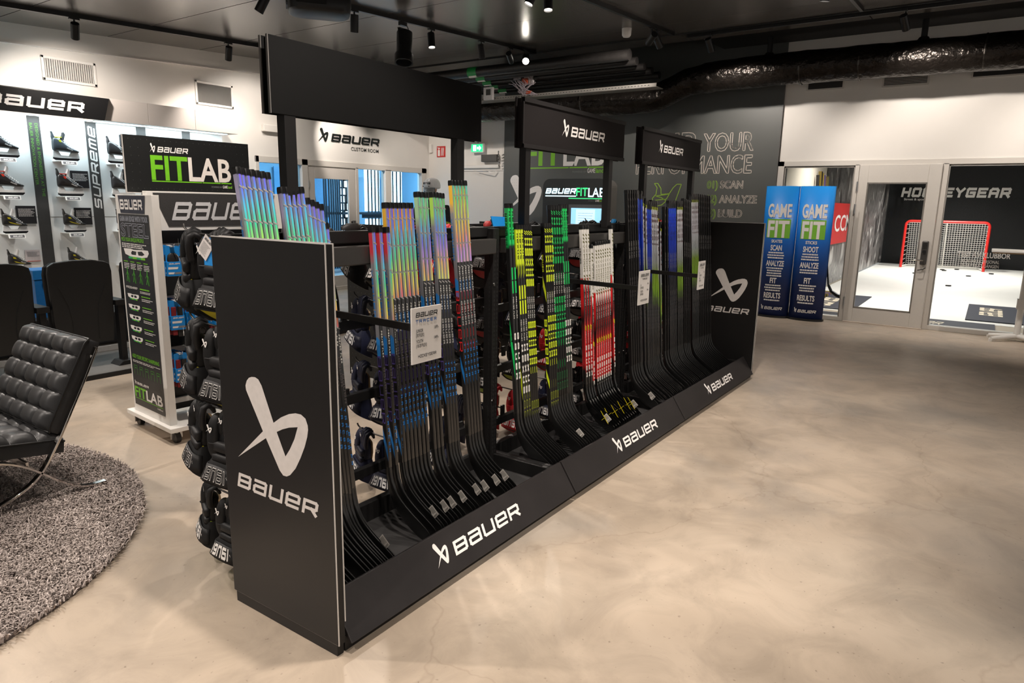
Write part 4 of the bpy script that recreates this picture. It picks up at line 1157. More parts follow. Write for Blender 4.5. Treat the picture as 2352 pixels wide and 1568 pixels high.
def blade_mb(L, curve, mat):
    st = [(0, .08, .0145, .0095), (.001, .045, .0147, .0094), (.005, .012, .0155, .009), (.0125, -.022, .0175, .0082), (.0245, -.053, .0215, .007), (.042, -.082, .026, .0056), (.066, -.112, .0305, .0046), (.096, -.142, .033, .004), (.128, -.170, .034, .0036), (.160, -.197, .033, .0034), (.178, -.2115, .0295, .003), (.190, -.221, .022, .0028), (.197, -.227, .010, .0026)]
    rings = []
    for i, (tq, sq_, hw, ht) in enumerate(st):
        a = st[max(0, i - 1)]; b = st[min(len(st) - 1, i + 1)]
        dt, ds = b[0] - a[0], b[1] - a[1]; l = math.hypot(dt, ds); dt, ds = dt / l, ds / l
        nt_, ns_ = -ds, dt       # towards the aisle and up for the front edge
        xo = curve * max(0, (tq - .03) / .17) ** 1.7
        rings.append([(xo + px_ * ht / HWX, -(tq + nt_ * (-py_) * hw / HWY), -L + sq_ + ns_ * (-py_) * hw / HWY) for px_, py_ in SHAFT8])
    mb = MB().m(mat)
    mb.loft(rings)
    return mb
def make_stick(kind, L, curve, label_on, group):
    t = thing('hockey_stick', 'x', 'hockey stick', (0, 0, 0), group)
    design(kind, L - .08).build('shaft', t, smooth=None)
    blade = blade_mb(L, curve, blade_gloss if kind == 'whitered' else blade_m).build('blade', t, smooth=50)
    if kind == 'whitered':
        mb = MB().m(inks['go'])
        for a, b in (((.11, -.09), (.16, -.17)), ((.16, -.115), (.115, -.15))):
            d = Vector((b[0] - a[0], b[1] - a[1])).normalized() * .005; x = curve * .4 - .0062
            mb.quad((x, -a[0] - d.y, -L + a[1] + d.x), (x, -a[0] + d.y, -L + a[1] - d.x), (x, -b[0] + d.y, -L + b[1] - d.x), (x, -b[0] - d.y, -L + b[1] + d.x))
        mb.build('blade_print', blade)
    mb = MB().m(cap_m)
    c = [(x * 1.12, y * 1.12) for x, y in SHAFT8]
    mb.loft([[(x, y, z) for x, y in c] for z in (-.022, -.004)] + [[(x * .9, y * .9, .002) for x, y in c]])
    mb.build('butt_cap', t, smooth=30)
    return t
def barcode(t, L, curve):
    mb = MB().m(M('label_paper', (214, 208, 200), .6))
    O_ = Vector((curve * .55 - .0068, -.135, -L - .115)); u = Vector((0, -.70, -.714)); v = Vector((0, -.714, .70))
    O_ -= v * .020
    mb.quad(O_, O_ + u * .052, O_ + u * .052 + v * .040, O_ + v * .040)
    mb.m(M('label_ink', (70, 66, 62), .6)); O2 = O_ + Vector((-.0004, 0, 0))
    lines(mb, O2 + u * .004 + v * .010, u, v, .034, .026, 5, .5, random.Random(3))
    for k in range(6):
        q = O2 + u * (.041) + v * (.006 + k * .005); mb.quad(q, q + u * .009, q + u * .009 + v * .0026, q + v * .0026)
    return mb.build('barcode_label', t)
TRAY = .078
def cap_point(px_, py_, th):
    d = cf + cr * ((px_ - 1176) / FPX) - cu * ((py_ - 784) / FPX)
    tn = math.tan(th); k = (2.13 + (CAM_H - 1.32) * tn) / (d.y - d.z * tn)
    return d.x * k, CAM_H + d.z * k
N_ = 'bundle'
BUND = [  # design, count, first cap px, last cap px, lean deg first/last, curve, description of the bundle
 ('holoA', 7, (538, 385), (611, 398), 9.5, 9, .018, 'tall silver holographic sticks at the near end panel', ''),
 ('holoA', 5, (645, 431), (689, 431), 8.2, 7.8, .018, 'holographic sticks second from the near end panel', ''),
 ('holoA', 4, (703, 456), (734, 470), 7, 6.5, .018, 'shorter holographic sticks third from the near end panel', ''),
 ('holoA', 1, (746, 513), (746, 513), 6, 6, .018, '', 'single short holographic stick rising above the front edge of the near end panel'),
 ('holoA:r', 3, (853, 521), (886, 522), 4.2, 4.2, .02, 'short red-topped holographic sticks, lowest in the nearest module', ''),
 ('holoA:y', 7, (884, 466), (941, 467), 4.6, 4.6, .02, 'rainbow holographic sticks left of the junior price card', ''),
 ('holoB', 3, (957, 441), (975, 443), 4.6, 4.6, .02, 'blue-green holographic sticks just above the junior price card', ''),
 ('holoB:l', 4, (992, 442), (1013, 445), 4.8, 4.8, .02, 'cyan holographic sticks right of the junior price card', ''),
 ('holoC:y', 5, (1036, 415), (1065, 416), 5.2, 5.2, .02, 'tall green-gold holographic sticks farthest along the nearest module', ''),
 ('green', 2, (1164, 468), (1171, 468), 4.5, 4.5, .02, 'green-topped sticks at the left of the middle module', ''),
 ('yellow', 3, (1182, 517), (1194, 517), 4.5, 4.5, .02, 'yellow-topped sticks in the middle module', ''),
 ('black_yellow', 4, (1200, 517), (1214, 518), 4.5, 4.5, .02, 'black sticks with yellow letters beside the yellow-topped ones', ''),
 ('black_yellow', 4, (1247, 513), (1262, 513), 4.5, 4.5, .02, 'black sticks with yellow letters left of the green-lettered ones', ''),
 ('black_green', 5, (1262, 472), (1284, 473), 4.5, 4.5, .02, 'black sticks with green letters in the middle module', ''),
 ('green', 3, (1286, 470), (1296, 470), 4.5, 4.5, .02, 'green-topped sticks right of the green-lettered black ones', ''),
 ('whitered', 3, (1335, 518), (1347, 518), 4.2, 4.2, .02, 'white and red sticks at the left of the white group', ''),
 ('whitered', 2, (1349, 562), (1356, 562), 3.6, 3.6, .02, 'short white and red sticks between the two white groups', ''),
 ('whitered', 7, (1365, 556), (1396, 551), 3.6, 3.6, .02, 'short white and red sticks behind the middle price arm', ''),
 ('whitered', 1, (1402, 518), (1402, 518), 4.2, 4.2, .02, '', 'taller white and red stick at the right of the white group'),
 ('carbon', 5, (1438, 437), (1459, 437), 5, 5, .02, 'plain black sticks at the left of the farthest module', ''),
 ('blue', 2, (1462, 437), (1470, 439), 5, 5, .02, 'blue sticks next to the first black ones in the farthest module', ''),
 ('lime', 2, (1474, 452), (1480, 456), 4.5, 4.5, .02, 'white and lime sticks between two blue groups in the farthest module', ''),
 ('blue', 3, (1483, 461), (1491, 463), 4.5, 4.5, .02, 'shorter blue sticks above the middle price card', ''),
 ('lime', 4, (1494, 460), (1505, 462), 4.5, 4.5, .02, 'white and lime sticks right of the middle price card', ''),
 ('lime', 2, (1508, 487), (1514, 510), 4.2, 4.2, .02, 'short white and lime sticks right of the middle price card', ''),
 ('carbon', 2, (1524, 475), (1530, 476), 4.2, 4.2, .02, 'short black sticks left of the second blue group', ''),
 ('blue', 5, (1534, 461), (1548, 461), 4.5, 4.5, .02, 'blue sticks in the second half of the farthest module', ''),
 ('lime', 4, (1553, 462), (1563, 462), 4.5, 4.5, .02, 'white and lime sticks in the middle of the farthest module', ''),
 ('carbon', 4, (1568, 456), (1580, 461), 4.5, 4.5, .02, 'black sticks between two white and lime groups', ''),
 ('lime', 5, (1586, 446), (1599, 446), 4.8, 4.8, .02, 'white and lime sticks behind the farthest price card', ''),
 ('carbon', 7, (1603, 446), (1628, 450), 4.8, 4.8, .02, 'black sticks beside the far end panel', ''),
]
bz = .242
for (kind, n, a, b, th0, th1, curve, desc, single) in BUND:
    group = (desc or single)
    protos = {}
    for i in range(n):
        q = i / max(1, n - 1)
        th = math.radians(th0 + (th1 - th0) * q)
        px_, py_ = a[0] + (b[0] - a[0]) * q, a[1] + (b[1] - a[1]) * q
        X, Z = cap_point(px_, py_, th)
        X = min(max(X, RX[0] + .03), 6.335)
        # shaft length so that the toe rests on the tray
        Lw = (Z - TRAY - .002) / math.cos(th) - .236
        Lk = round(Lw, 3)
        key = round((Z - py_ * 0) * 50)
        if not protos or abs(protos['L'] - Lk) > .02:
            protos = {'L': Lk, 'o': make_stick(kind, Lk, curve, False, group)}; o = protos['o']
            if (i == 0 and desc[:5] not in ('tall ', 'holog', 'short', 'black') and kind not in ('blue', 'yellow', 'lime', 'green') or desc.startswith('black sticks with green') or desc.startswith('tall green')): barcode(o, Lk, curve)
        else:
            o = copy_tree(protos['o'])
            if kind == 'whitered' and i % 3:
                for ch in list(o.children):
                    for g in list(ch.children): bpy.data.objects.remove(g)
            for ch in list(o.children):
                if (ch.name.startswith('barcode') and not (kind.startswith('holo') and i in (3, 5))):
                    bpy.data.objects.remove(ch)
        Ytop = 2.13 + (Z - 1.32) * math.tan(th)
        o.location = (X, Ytop, Z + (Lk - Lw) * math.cos(th) * 1.0)
        o.rotation_euler = (-th, 0, 0)
        if single: o['label'] = single
        else:
            pos = '%s-from-left' % ordinal(i) if n > 2 else ('left' if i == 0 else 'right')
            o['label'] = '%s of %d %s' % (pos, n, desc)
        o['category'] = 'hockey stick'; o['group'] = desc or 'single sticks in the rack'
        if not desc: del o['group']
# ---------------- hockey gloves on the rear hooks ----------------
GL = {}
def ell(a, b, z, n=20, ox=0.0, oy=0.0, sqr=2.6):
    out = []
    for k in range(n):
        q = 2 * PI * k / n; c, s = math.cos(q), math.sin(q)
        out.append((ox + a * math.copysign(abs(c) ** (2 / sqr), c), oy + b * math.copysign(abs(s) ** (2 / sqr), s), z))
    return out
def make_glove(key, shell, trim, lining, ink, outline=False, tagged=False, palm=(170, 140, 100)):
    """hangs fingers up; back of the hand faces -x, thumb towards +y"""
    t = thing('hockey_glove', 'x', 'glove', (0, 0, 0))
    sh = M('glove_' + key, shell, .55, var=.25, vs=60, bump=.2, bs=700, spec=.3)
    tr = M('glove_trim_' + key, trim, .5, var=.2, vs=60, bump=.2, bs=500, spec=.35)
    # hand body, padded back
    mb = MB().m(sh)
    mb.loft([ell(.036, .054, -.225), ell(.038, .056, -.19), ell(.036, .054, -.14), ell(.032, .050, -.10), ell(.024, .046, -.07)])
    hb_ = mb.build('hand_back', t, smooth=60, sub=1)
    mb = MB().m(tr)
    for z, hh in ((-.198, .020), (-.148, .024)):
        mb.loft([ell(.012, .046, z - hh, 14, -.030, -.004, 4), ell(.017, .050, z - hh * .7, 14, -.034, -.004, 4), ell(.018, .050, z + hh * .7, 14, -.034, -.004, 4), ell(.011, .046, z + hh, 14, -.030, -.004, 4)])
    mb.build('back_pad', t, smooth=70)
    # four fingers bent over the hook
    for i in range(4):
        y = -.040 + i * .022; ln = (.086, .098, .094, .076)[i]
        mb = MB().m(sh if i % 2 else tr)
        y -= .016; pts = [(-.016, y, -.11), (-.020, y, -.08), (-.020, y, -.045), (-.014, y, -.045 + ln * .42), (.002, y, -.045 + ln * .54), (.020, y, -.045 + ln * .44), (.030, y, -.045 + ln * .10)]
        mb.tube(pts, [.013, .0150, .0145, .0150, .0140, .0130, .008], 10)
        mb.build('finger', t, smooth=70)
    # stout thumb with the emblem, the piece seen first from the side
    mb = MB().m(sh)
    mb.loft([ell(.018, .020, -.215, 14, -.020, .038), ell(.028, .032, -.180, 14, -.024, .042), ell(.030, .034, -.13, 14, -.026, .044), ell(.029, .033, -.08, 14, -.024, .044), ell(.026, .028, -.035, 14, -.018, .042), ell(.012, .014, -.012, 14, -.012, .040)])
    mb.build('thumb', t, smooth=70, sub=1)
    mb = MB().m(tr); mb.tube([(-.026, .079, -.135), (-.057, .044, -.135), (-.046, .012, -.135)], .003, 6); mb.build('thumb_seam', t)
    mb = MB().m(M('glove_palm', palm, .7, var=.1)); mb.loft([ell(.008, .042, -.215, 12, .034), ell(.012, .046, -.16, 12, .034), ell(.010, .042, -.09, 12, .028)])
    mb.build('palm', t, smooth=70)
    # flared cuff, open below; its far side hangs lower so the lining shows
    cz = [(-.200, .040, .056), (-.220, .052, .070), (-.248, .062, .086), (-.275, .070, .097), (-.300, .074, .102)]
    mb = MB().m(sh)
    rings = []
    for q_, (z, a, b) in enumerate(cz):
        rg = ell(a, b, z, 28, -.004, 0, 3.0); dz = .088 * (q_ / 4) ** 1.5
        rings.append([(x, y, zz - dz * (.5 + .5 * min(1, max(-1, x / a)))) for x, y, zz in rg])
    inner = [[(x * .86, y * .90, z + .001) for x, y, z in g] for g in reversed(rings)]
    lip = [[(x * 1.02, y * 1.02, z - .006) for x, y, z in rings[-1]], [(x * .95, y * .96, z - .010) for x, y, z in rings[-1]]]
    mb.loft(rings + lip + inner[:1], caps=False); mb.build('cuff', t, smooth=70)
    mb = MB().m(M('glove_lining_' + key, lining, .7, var=.15, vs=90)); mb.loft(inner + [ell(.02, .03, -.22, 28, -.004)], caps=True); mb.build('cuff_lining', t, smooth=70)
    # raised strap round the cuff with the upside-down wordmark
    mb = MB().m(tr)
    def at(u, v, off=0.0):   # u along y (-1..1), v 0..1 up the strap
        z = -.293 + v * .072; q = (z + .300) / .1; a = .076 - .030 * q + .007 + off; b = .104 - .040 * q + .004
        s = max(-1, min(1, u)); x = -.004 - a * (max(0, 1 - abs(s) ** 3.0)) ** (1 / 3.0)
        return (x, s * b, z - .012 * abs(s) ** 2)
    mb.grid(lambda u, v: at(u * 1.96 - .98, v), 24, 3); mb.build('cuff_strap', t, smooth=180, solid=.006)
    ik = M('glove_ink_' + key, ink, .5)
    def wrap(txt, t_, grow, off, mat):
        vs, fs, tw = sq(txt, t_, 1.05, .22, grow); lay = layers(txt)
        b_ = MB().m(mat); k = 1.72 / tw
        b_.add([at(.86 - x * k, .88 - y * .76, off + 4e-5 * lay[i // 4]) for i, (x, y) in enumerate(vs)], [tuple(reversed(f)) for f in fs]); return b_
    wrap('BaUeR', .24, 0, .0042, ik).build('lettering', t)
    if outline: wrap('BaUeR', .24, -.09, .0047, tr).build('lettering_fill', t)
    mb = MB().m(white_ink); mark(mb, (-.0565, .064, -.090), -Y_, Z_, .036, kx=.8); mark(mb, (-.0405, .012, -.045), -Y_, Z_, .026, kx=.8); mb.build('emblem', t)
    if tagged:
        mb = MB().m(M('tag_blue', (30, 136, 214), .5)); mb.box(-.052, -.045, -.13, -.050, .02, -.02)
        tg = mb.build('hang_tag', t, label='blue and white hang tag')
        mb = MB().m(M('tag_white', (222, 216, 214), .5))
        O_ = Vector((-.056, .055, -.075)); u = Vector((0, -.78, -.62)); v = Vector((0, -.62, .78))
        mb.quad(O_, O_ + u * .062, O_ + u * .062 + v * .088, O_ + v * .088); mb.quad(O_ + Vector((.002, 0, 0)), O_ + v * .088 + Vector((.002, 0, 0)), O_ + u * .062 + v * .088 + Vector((.002, 0, 0)), O_ + u * .062 + Vector((.002, 0, 0)))
        c2 = mb.build('tag_card', tg)
        mb = MB().m(grey_ink); O3 = O_ + Vector((-.0008, 0, 0))
        lines(mb, O3 + u * .008 + v * .012, u, v, .046, .05, 9, .35, random.Random(2))
        mb.m(black_ink); wordmark(mb, O3 + u * .008 + v * .070, u, v, .010, .048); mb.build('tag_print', tg)
    return t
KINDS = {
 'yellow': ((14, 14, 15), (22, 21, 22), (196, 184, 20), (214, 210, 206), True, False),
 'yellowtag': ((14, 14, 15), (22, 21, 22), (196, 184, 20), (214, 210, 206), True, True),
 'black': ((13, 13, 14), (18, 18, 19), (60, 58, 56), (216, 212, 208), False, False),
 'navy': ((26, 30, 52), (22, 24, 40), (70, 66, 62), (214, 212, 210), False, False),
 'blackred': ((14, 14, 15), (22, 21, 22), (168, 26, 32), (200, 196, 194), True, False),
 'red': ((176, 24, 32), (186, 30, 38), (60, 30, 30), (220, 214, 210), False, False),
 'redwhite': ((168, 22, 30), (206, 200, 196), (40, 40, 40), (190, 30, 36), False, False),
 'lime': ((15, 15, 16), (20, 20, 21), (150, 170, 30), (214, 210, 206), False, False),
}
def hook(x, z, label, group, y0=2.28, ln=.36):
    t = thing('display_hook', label, 'hook', (x, y0, z), group)
    mb = MB().m(M('hook_wire', (72, 70, 68), .35, .7)); mb.tube([(x, y0, z - .01), (x, y0 + ln - .03, z + .002), (x, y0 + ln - .012, z + .006), (x, y0 + ln + .012, z + .022), (x, y0 + ln + .018, z + .034)], .0042, 7); mb.build('arm', t, smooth=60)
    mb = MB().m(blackmet); mb.box(x - .015, y0 - .0, z - .05, x + .015, y0 + .012, z + .008); mb.build('hook_plate', t)
rows = [1.412, 1.055, .712, .348]
rown = ['top', 'second', 'third', 'bottom']
first = {}
def glove(kind, x, y, z, rz, tilt, label, group):
    if kind not in first:
        sp = KINDS[kind]; o = first[kind] = make_glove(kind, *sp)
    else:
        o = copy_tree(first[kind])
    k_ = .95 if kind.startswith('yellow') else .84
    o.scale = (k_, k_, k_); o.location = (x, y, z); o.rotation_euler = (tilt, 0, rz); o['label'] = label; o['category'] = 'glove'; o['group'] = group
cols = []
# nearest column shows past the left edge of the end panel
colx = [1.53, 2.02, 2.42, 2.84, 3.24, 3.60, 3.98, 4.38, 4.86, 5.25, 5.68, 6.12]
plan = [['yellowtag', 'yellow', 'yellow', 'lime'], ['yellow', 'yellow', 'black', 'black'], ['black', 'navy', 'navy', 'navy'], ['red', 'navy', 'black', 'navy'],
        ['blackred', 'blackred', 'lime', 'navy'], ['blackred', 'navy', 'lime', 'red'], ['black', 'navy', 'red', 'navy'], ['blackred', 'black', 'black', 'black'],
        ['black', 'black', 'red', 'red'], ['redwhite', 'navy', 'red', 'black'], ['red', 'black', 'navy', 'red'], ['black', 'navy', 'red', 'black']]
nice = dict(yellow='black yellow-lined', yellowtag='tagged black yellow-lined', black='all-black', navy='navy', blackred='black red-lined', red='red', redwhite='red and white', lime='black lime-lined')
for ci, x in enumerate(colx):
    for ri, z in enumerate(rows):
        kind = plan[ci][ri]
        cname = '%s column from near end panel' % (ordinal(ci) if ci < 14 else 'last')
        hook(x, z, 'wire hook in the %s row behind the stick rack, %s' % (rown[ri], cname), 'glove hooks behind the stick rack')
        for k in range(2):
            yy = (2.595, 2.40)[k] + rnd.uniform(-.01, .01)
            rz = math.radians((-24, 4)[k] + rnd.uniform(-6, 6)); sc_ = 1.0
            glove(kind if not (kind == 'yellowtag' and k == 0) else 'yellow', x - .02 + rnd.uniform(-.01, .01) + (.0 if k else .02), yy, z + .012, rz, math.radians((15, 3)[k] + rnd.uniform(-3, 3)),
                  '%s hockey glove, %s one on %s-row hook, %s' % (nice[kind], ('outer', 'inner')[k], rown[ri], cname), '%s gloves behind the stick rack' % nice[kind].replace('tagged ', ''))
# ---------------- white card gondola on castors ----------------
GA = math.radians(-5)
gt = Vector((2.20, 4.12, 0))
gu = Vector((math.cos(GA), math.sin(GA), 0)); gv = Vector((-math.sin(GA), math.cos(GA), 0))
def G(u, v, z): return gt + gu * u + gv * v + Z_ * z
def gbox(mb, u0, v0, z0, u1, v1, z1):
    mb.hexa([G(u0, v0, z0), G(u1, v0, z0), G(u1, v1, z0), G(u0, v1, z0), G(u0, v0, z1), G(u1, v0, z1), G(u1, v1, z1), G(u0, v1, z1)]); return mb
t = thing('accessory_gondola', 'white wheeled gondola with hanging blue cards, black fitting poster and big black header', 'gondola', tuple(gt))
gw = 1.06
mb = MB().m(white_lam); gbox(mb, -.03, -.04, .085, gw + .03, .62, .115); mb.build('base', t, bevel=.003)
mb = MB().m(white_lam)
gbox(mb, 0, .03, .115, .045, .56, 1.56); side = mb.build('side_panel', t, bevel=.002)
mb = MB().m(white_lam); gbox(mb, gw - .045, .03, .115, gw, .56, 1.56); mb.build('side_panel', t, bevel=.002)
mb = MB().m(M('gondola_black', (20, 20, 20), .55)); gbox(mb, .045, .28, .14, gw - .045, .30, 1.36); mb.build('back_panel', t)
mb = MB().m(white_lam)
for z in (1.22, .88, .54, .19): gbox(mb, .045, .255, z, gw - .045, .28, z + .035)
mb.build('peg_rail', t)
mb = MB().m(white_lam); gbox(mb, .045, .20, 1.34, gw - .045, .26, 1.585); mb.build('fascia', t, bevel=.002)
mb = MB().m(M('fascia_weave', (58, 57, 57), .45, var=.5, vs=220))
e = .197
mb.flat([[(.08, 1.575), (.30 + .62, 1.575), (.86, 1.365), (.165, 1.365)]], gt + gv * e, gu, Z_); fz = mb.build('fascia_print', t)
mb = MB().m(M('fascia_letters', (206, 206, 208), .5)); wordmark(mb, G(.185, e - .002, 1.405), gu, Z_, .115, .62, .3, .2); mb.build('fascia_lettering', fz)
mb = MB().m(M('header_face', (16, 17, 17), .45)); gbox(mb, -.01, .34, 1.575, .82, .355, 1.925); hd = mb.build('header', t)
mb = MB().m(edge_white); gbox(mb, -.013, .34, 1.575, -.010, .355, 1.925); gbox(mb, -.013, .338, 1.572, .82, .354, 1.576); mb.build('header_edge', hd)
e = .3385
mb = MB().m(white_ink); lockup(mb, G(.145, e, 1.83), gu, Z_, .034, .245, .22)
mb.m(M('fit_green', (110, 186, 30), .5)); text(mb, 'FIT', G(.145, e, 1.66), gu, Z_, .155, .235, bold=.022)
for a, b in ((.145, .47), (.475, .60), (.605, .68)):
    p = G(a, e, 1.645); q = G(b, e, 1.645); mb.quad(p, q, q + Z_ * .007, p + Z_ * .007)
mb.m(M('header_white', (226, 218, 210), .5)); text(mb, 'LAB', G(.385, e, 1.66), gu, Z_, .155, .295, bold=.022)
mb.m(grey_ink); text(mb, 'POWERED BY', G(.535, e, 1.618), gu, Z_, .010, .075); mb.m(white_ink); text(mb, 'GAME', G(.615, e, 1.615), gu, Z_, .02, .034); mb.m(green_ink); text(mb, 'land', G(.652, e, 1.615), gu, Z_, .02, .03)
mb.m(grey_ink)
for i in range(22):
    for j in (0, 1):
        p = G(.02 + i * .037, e, (1.60, 1.90)[j]); mb.quad(p, p + gu * .0025, p + gu * .0025 + Z_ * .0025, p + Z_ * .0025)
for i in range(5):
    for u in (.03, .075, .73, .775):
        p = G(u, e, 1.65 + i * .05); mb.quad(p, p + gu * .0025, p + gu * .0025 + Z_ * .0025, p + Z_ * .0025)
mb.build('header_print', hd)
# poster on the left end: its right runs along -v
pe = -.0025
def PO(v, z): return G(pe, v, z)
pu = -gv
mb = MB().m(M('poster_black', (30, 33, 38), .42)); p0 = PO(.535, .165)
mb.quad(PO(.535, .165), PO(.085, .165), PO(.085, 1.44), PO(.535, 1.44))
mb.m(M('poster_tab', (34, 40, 58), .45)); mb.quad(PO(.49, 1.445), PO(.14, 1.445), PO(.115, 1.555), PO(.515, 1.555)); ps = mb.build('poster', t)
pe = -.0038
mb = MB().m(white_ink)
wordmark(mb, PO(.485, 1.468), pu, Z_, .062, .325, .0, .22)
mb.m(M('poster_outline', (150, 154, 164), .5)); text(mb, 'GAIN AN EDGE WITH YOUR', PO(.51, 1.395), pu, Z_, .032, .41, outline=.003)
text(mb, 'STEEL', PO(.505, 1.30), pu, Z_, .085, .40, outline=.004)
pg_ = M('poster_green', (112, 190, 40), .5)
mb.m(pg_); text(mb, 'PICK YOUR UNIQUE PROFILE', PO(.51, 1.268), pu, Z_, .024, .33)
mb.m(white_ink); lines(mb, PO(.51, 1.228), pu, Z_, .36, .032, 3, .5)
def skate_blade(v0, z0, k, kz):
    mb.m(white_ink); mb.flat([[(0, .05), (.06, .055), (.085, .045), (.16, .055), (.2, .055), (.205, .02), (.19, -.03), (.15, -.045), (.05, -.045), (.01, -.02)], [(.06, .0), (.07, .03), (.105, .025), (.1, -.02), (.065, -.02)], [(.115, .025), (.15, .035), (.17, .0), (.15, -.02), (.12, -.02)]], PO(v0, z0), pu * (k / .2), Z_ * (kz / .1))
    for i in range(4):
        mb.m(pg_ if i % 2 else M('poster_green2', (40, 160, 90), .5)); a = v0 - k * (.18 + i * .17)
        mb.quad(PO(a, z0 - kz * .72), PO(a - k * .17, z0 - kz * .72), PO(a - k * .17, z0 - kz * .46), PO(a, z0 - kz * .46))
skate_blade(.49, 1.195, .36, .05)
for i in range(4):
    v = .505 - i * .098
    mb.m(pg_); lines(mb, PO(v, 1.135), pu, Z_, .06, .010, 1, .6); mb.m(white_ink); lines(mb, PO(v, 1.092), pu, Z_, .08, .04, 4, .4)
    mb.m(M('figure_green', (70, 150, 50), .5)); r2 = random.Random(i); x0 = v - .035
    for seg in (((0, .045), (0, .01), .012), ((0, .01), (-.018, -.03), .008), ((0, .01), (.015, -.035), .008), ((0, .035), (-.025, .01), .007), ((0, .035), (.022, .015), .007), ((.022, .015), (.03, -.035), .003)):
        (a, b_), (c, d_), wd_ = seg; mb.quad(PO(x0 - a, 1.037 + b_), PO(x0 - a - wd_, 1.037 + b_), PO(x0 - c - wd_, 1.037 + d_), PO(x0 - c, 1.037 + d_))
    mb.quad(PO(x0 + .002, 1.085), PO(x0 - .014, 1.085), PO(x0 - .014, 1.098), PO(x0 + .002, 1.098))
mb.m(white_ink); sqtext(mb, 'PROSHARP', PO(.505, .962), pu, Z_, .015, .17, t=.18); mb.m(pg_); lines(mb, PO(.30, .966), pu, Z_, .14, .012, 1, .7); mb.m(white_ink); lines(mb, PO(.30, .944), pu, Z_, .15, .016, 2, .4)
for z in (.912, .842, .772, .700, .630):
    skate_blade(.495, z, .17, .03); mb.m(pg_); lines(mb, PO(.285, z + .008), pu, Z_, .13, .010, 1, .6); mb.m(white_ink); lines(mb, PO(.285, z - .018), pu, Z_, .16, .02, 2, .4)
mb.build('poster_print', ps)
mb = MB().m(pg_); text(mb, 'ADD YOUR SPECIFIC SHARPENING', PO(.51, .495), pu, Z_, .026, .40)
mb.m(white_ink); lines(mb, PO(.51, .466), pu, Z_, .41, .018, 2, .4)
mb.m(M('figure_green', (70, 150, 50), .5))
for i in range(5):
    v = .50 - i * .085
    for s in ((0, 0, .05, .003), (0, 0, .003, -.06), (.047, 0, .05, -.06), (.012, -.018, .036, -.012)):
        mb.quad(PO(v - s[0], .44 + s[1]), PO(v - s[2], .44 + s[1]), PO(v - s[2], .44 + s[3]), PO(v - s[0], .44 + s[3]))
mb.m(white_ink); lockup(mb, PO(.515, .312), pu, Z_, .016, .22)
mb.m(pg_); text(mb, 'FIT', PO(.52, .225), pu, Z_, .072, .17, bold=.022); mb.m(white_ink); text(mb, 'LAB', PO(.345, .223), pu, Z_, .072, .24, bold=.022)
mb.m(pg_); mb.quad(PO(.52, .212), PO(.105, .212), PO(.105, .216), PO(.52, .216)); mb.m(white_ink); text(mb, 'GAMEland', PO(.19, .192), pu, Z_, .013, .08)
mb.build('poster_footer', ps)
for i, (u, v) in enumerate(((.03, .02), (gw - .06, .02), (.03, .56), (gw - .06, .56))):
    mb = MB().m(black_plas); c = G(u, v, .035); mb.cyl(c - gu * .016, c + gu * .016, .034, 16); cs = mb.build('caster', t, smooth=40)
    mb = MB().m(steel); mb.cyl(G(u, v, .06), G(u, v, .087), .014, 10); mb.beam(G(u - .022, v, .03), G(u - .022, v, .075), .006, .03); mb.beam(G(u + .022, v, .03), G(u + .022, v, .075), .006, .03); mb.build('caster_fork', cs)
# hanging packs
blue_card = M('pack_blue', (28, 134, 212), .4, var=.04)
def make_pack(kind):
    t = thing('hanging_pack', 'x', 'pack', (0, 0, 0))
    mb = MB().m(blue_card)      # card faces -y, hangs from z=0
    mb.prism([(-.042, -.02), (-.042, .018), (-.03, .022), (.03, .022), (.042, .018), (.042, -.02), (.042, -.115), (-.042, -.115)], (0, .002, 0), X_, Z_, Y_, .003); mb.build('card', t)
    item = M('pack_black', (28, 27, 27), .6, var=.3, vs=90) if kind == 0 else M('pack_red', (120, 18, 26), .7, var=.6, vs=160)
    if kind == 0:
        mb = MB().m(item); mb.loft([ell(.030, .008, -.09, 14), ell(.034, .011, -.06, 14), ell(.030, .011, -.035, 14), ell(.016, .008, -.022, 14)]); mb.build('contents', t, smooth=70)
        mb = MB().m(M('pack_lace', (200, 198, 196), .5)); mb.tube([(.02, -.008, -.03), (.035, -.006, -.05), (.04, -.004, -.075)], .002, 6); mb.build('cord', t)
    else:
        mb = MB().m(item); mb.box(-.034, -.008, -.2, -.004, .002, -.018); mb.build('contents', t, bevel=.004)
        mb = MB().m(M('pack_black', (28, 27, 27), .6, var=.3, vs=90)); mb.box(.0, -.007, -.21, .034, .002, -.018); mb.build('contents', t, bevel=.004)
    mb = MB().m(blue_card); mb.box(-.043, -.0115, -.165, .043, .004, -.075); sl = mb.build('sleeve', t, bevel=.0015)
    mb = MB().m(white_ink); wordmark(mb, (-.028, -.0122, -.092), X_, Z_, .009, .062, .25)
    mb.flat([[(-.034, -.122), (.02, -.122), (.026, -.108), (-.034, -.108)], ], (0, -.0122, 0), X_, Z_)
    mb.flat([[(-.034, -.152), (-.004, -.152), (.002, -.140), (-.034, -.140)]], (0, -.0122, 0), X_, Z_)
    mb.m(M('pack_grey', (128, 128, 130), .5)); mb.flat([[(.0, -.152), (.042, -.152), (.042, -.140), (.006, -.140)]], (0, -.0122, 0), X_, Z_)
    mb.build('sleeve_print', sl)
    return t
pp = {}
rowz = [1.235, .895, .555, .30]
names_r = ['top', 'second', 'third', 'lowest']
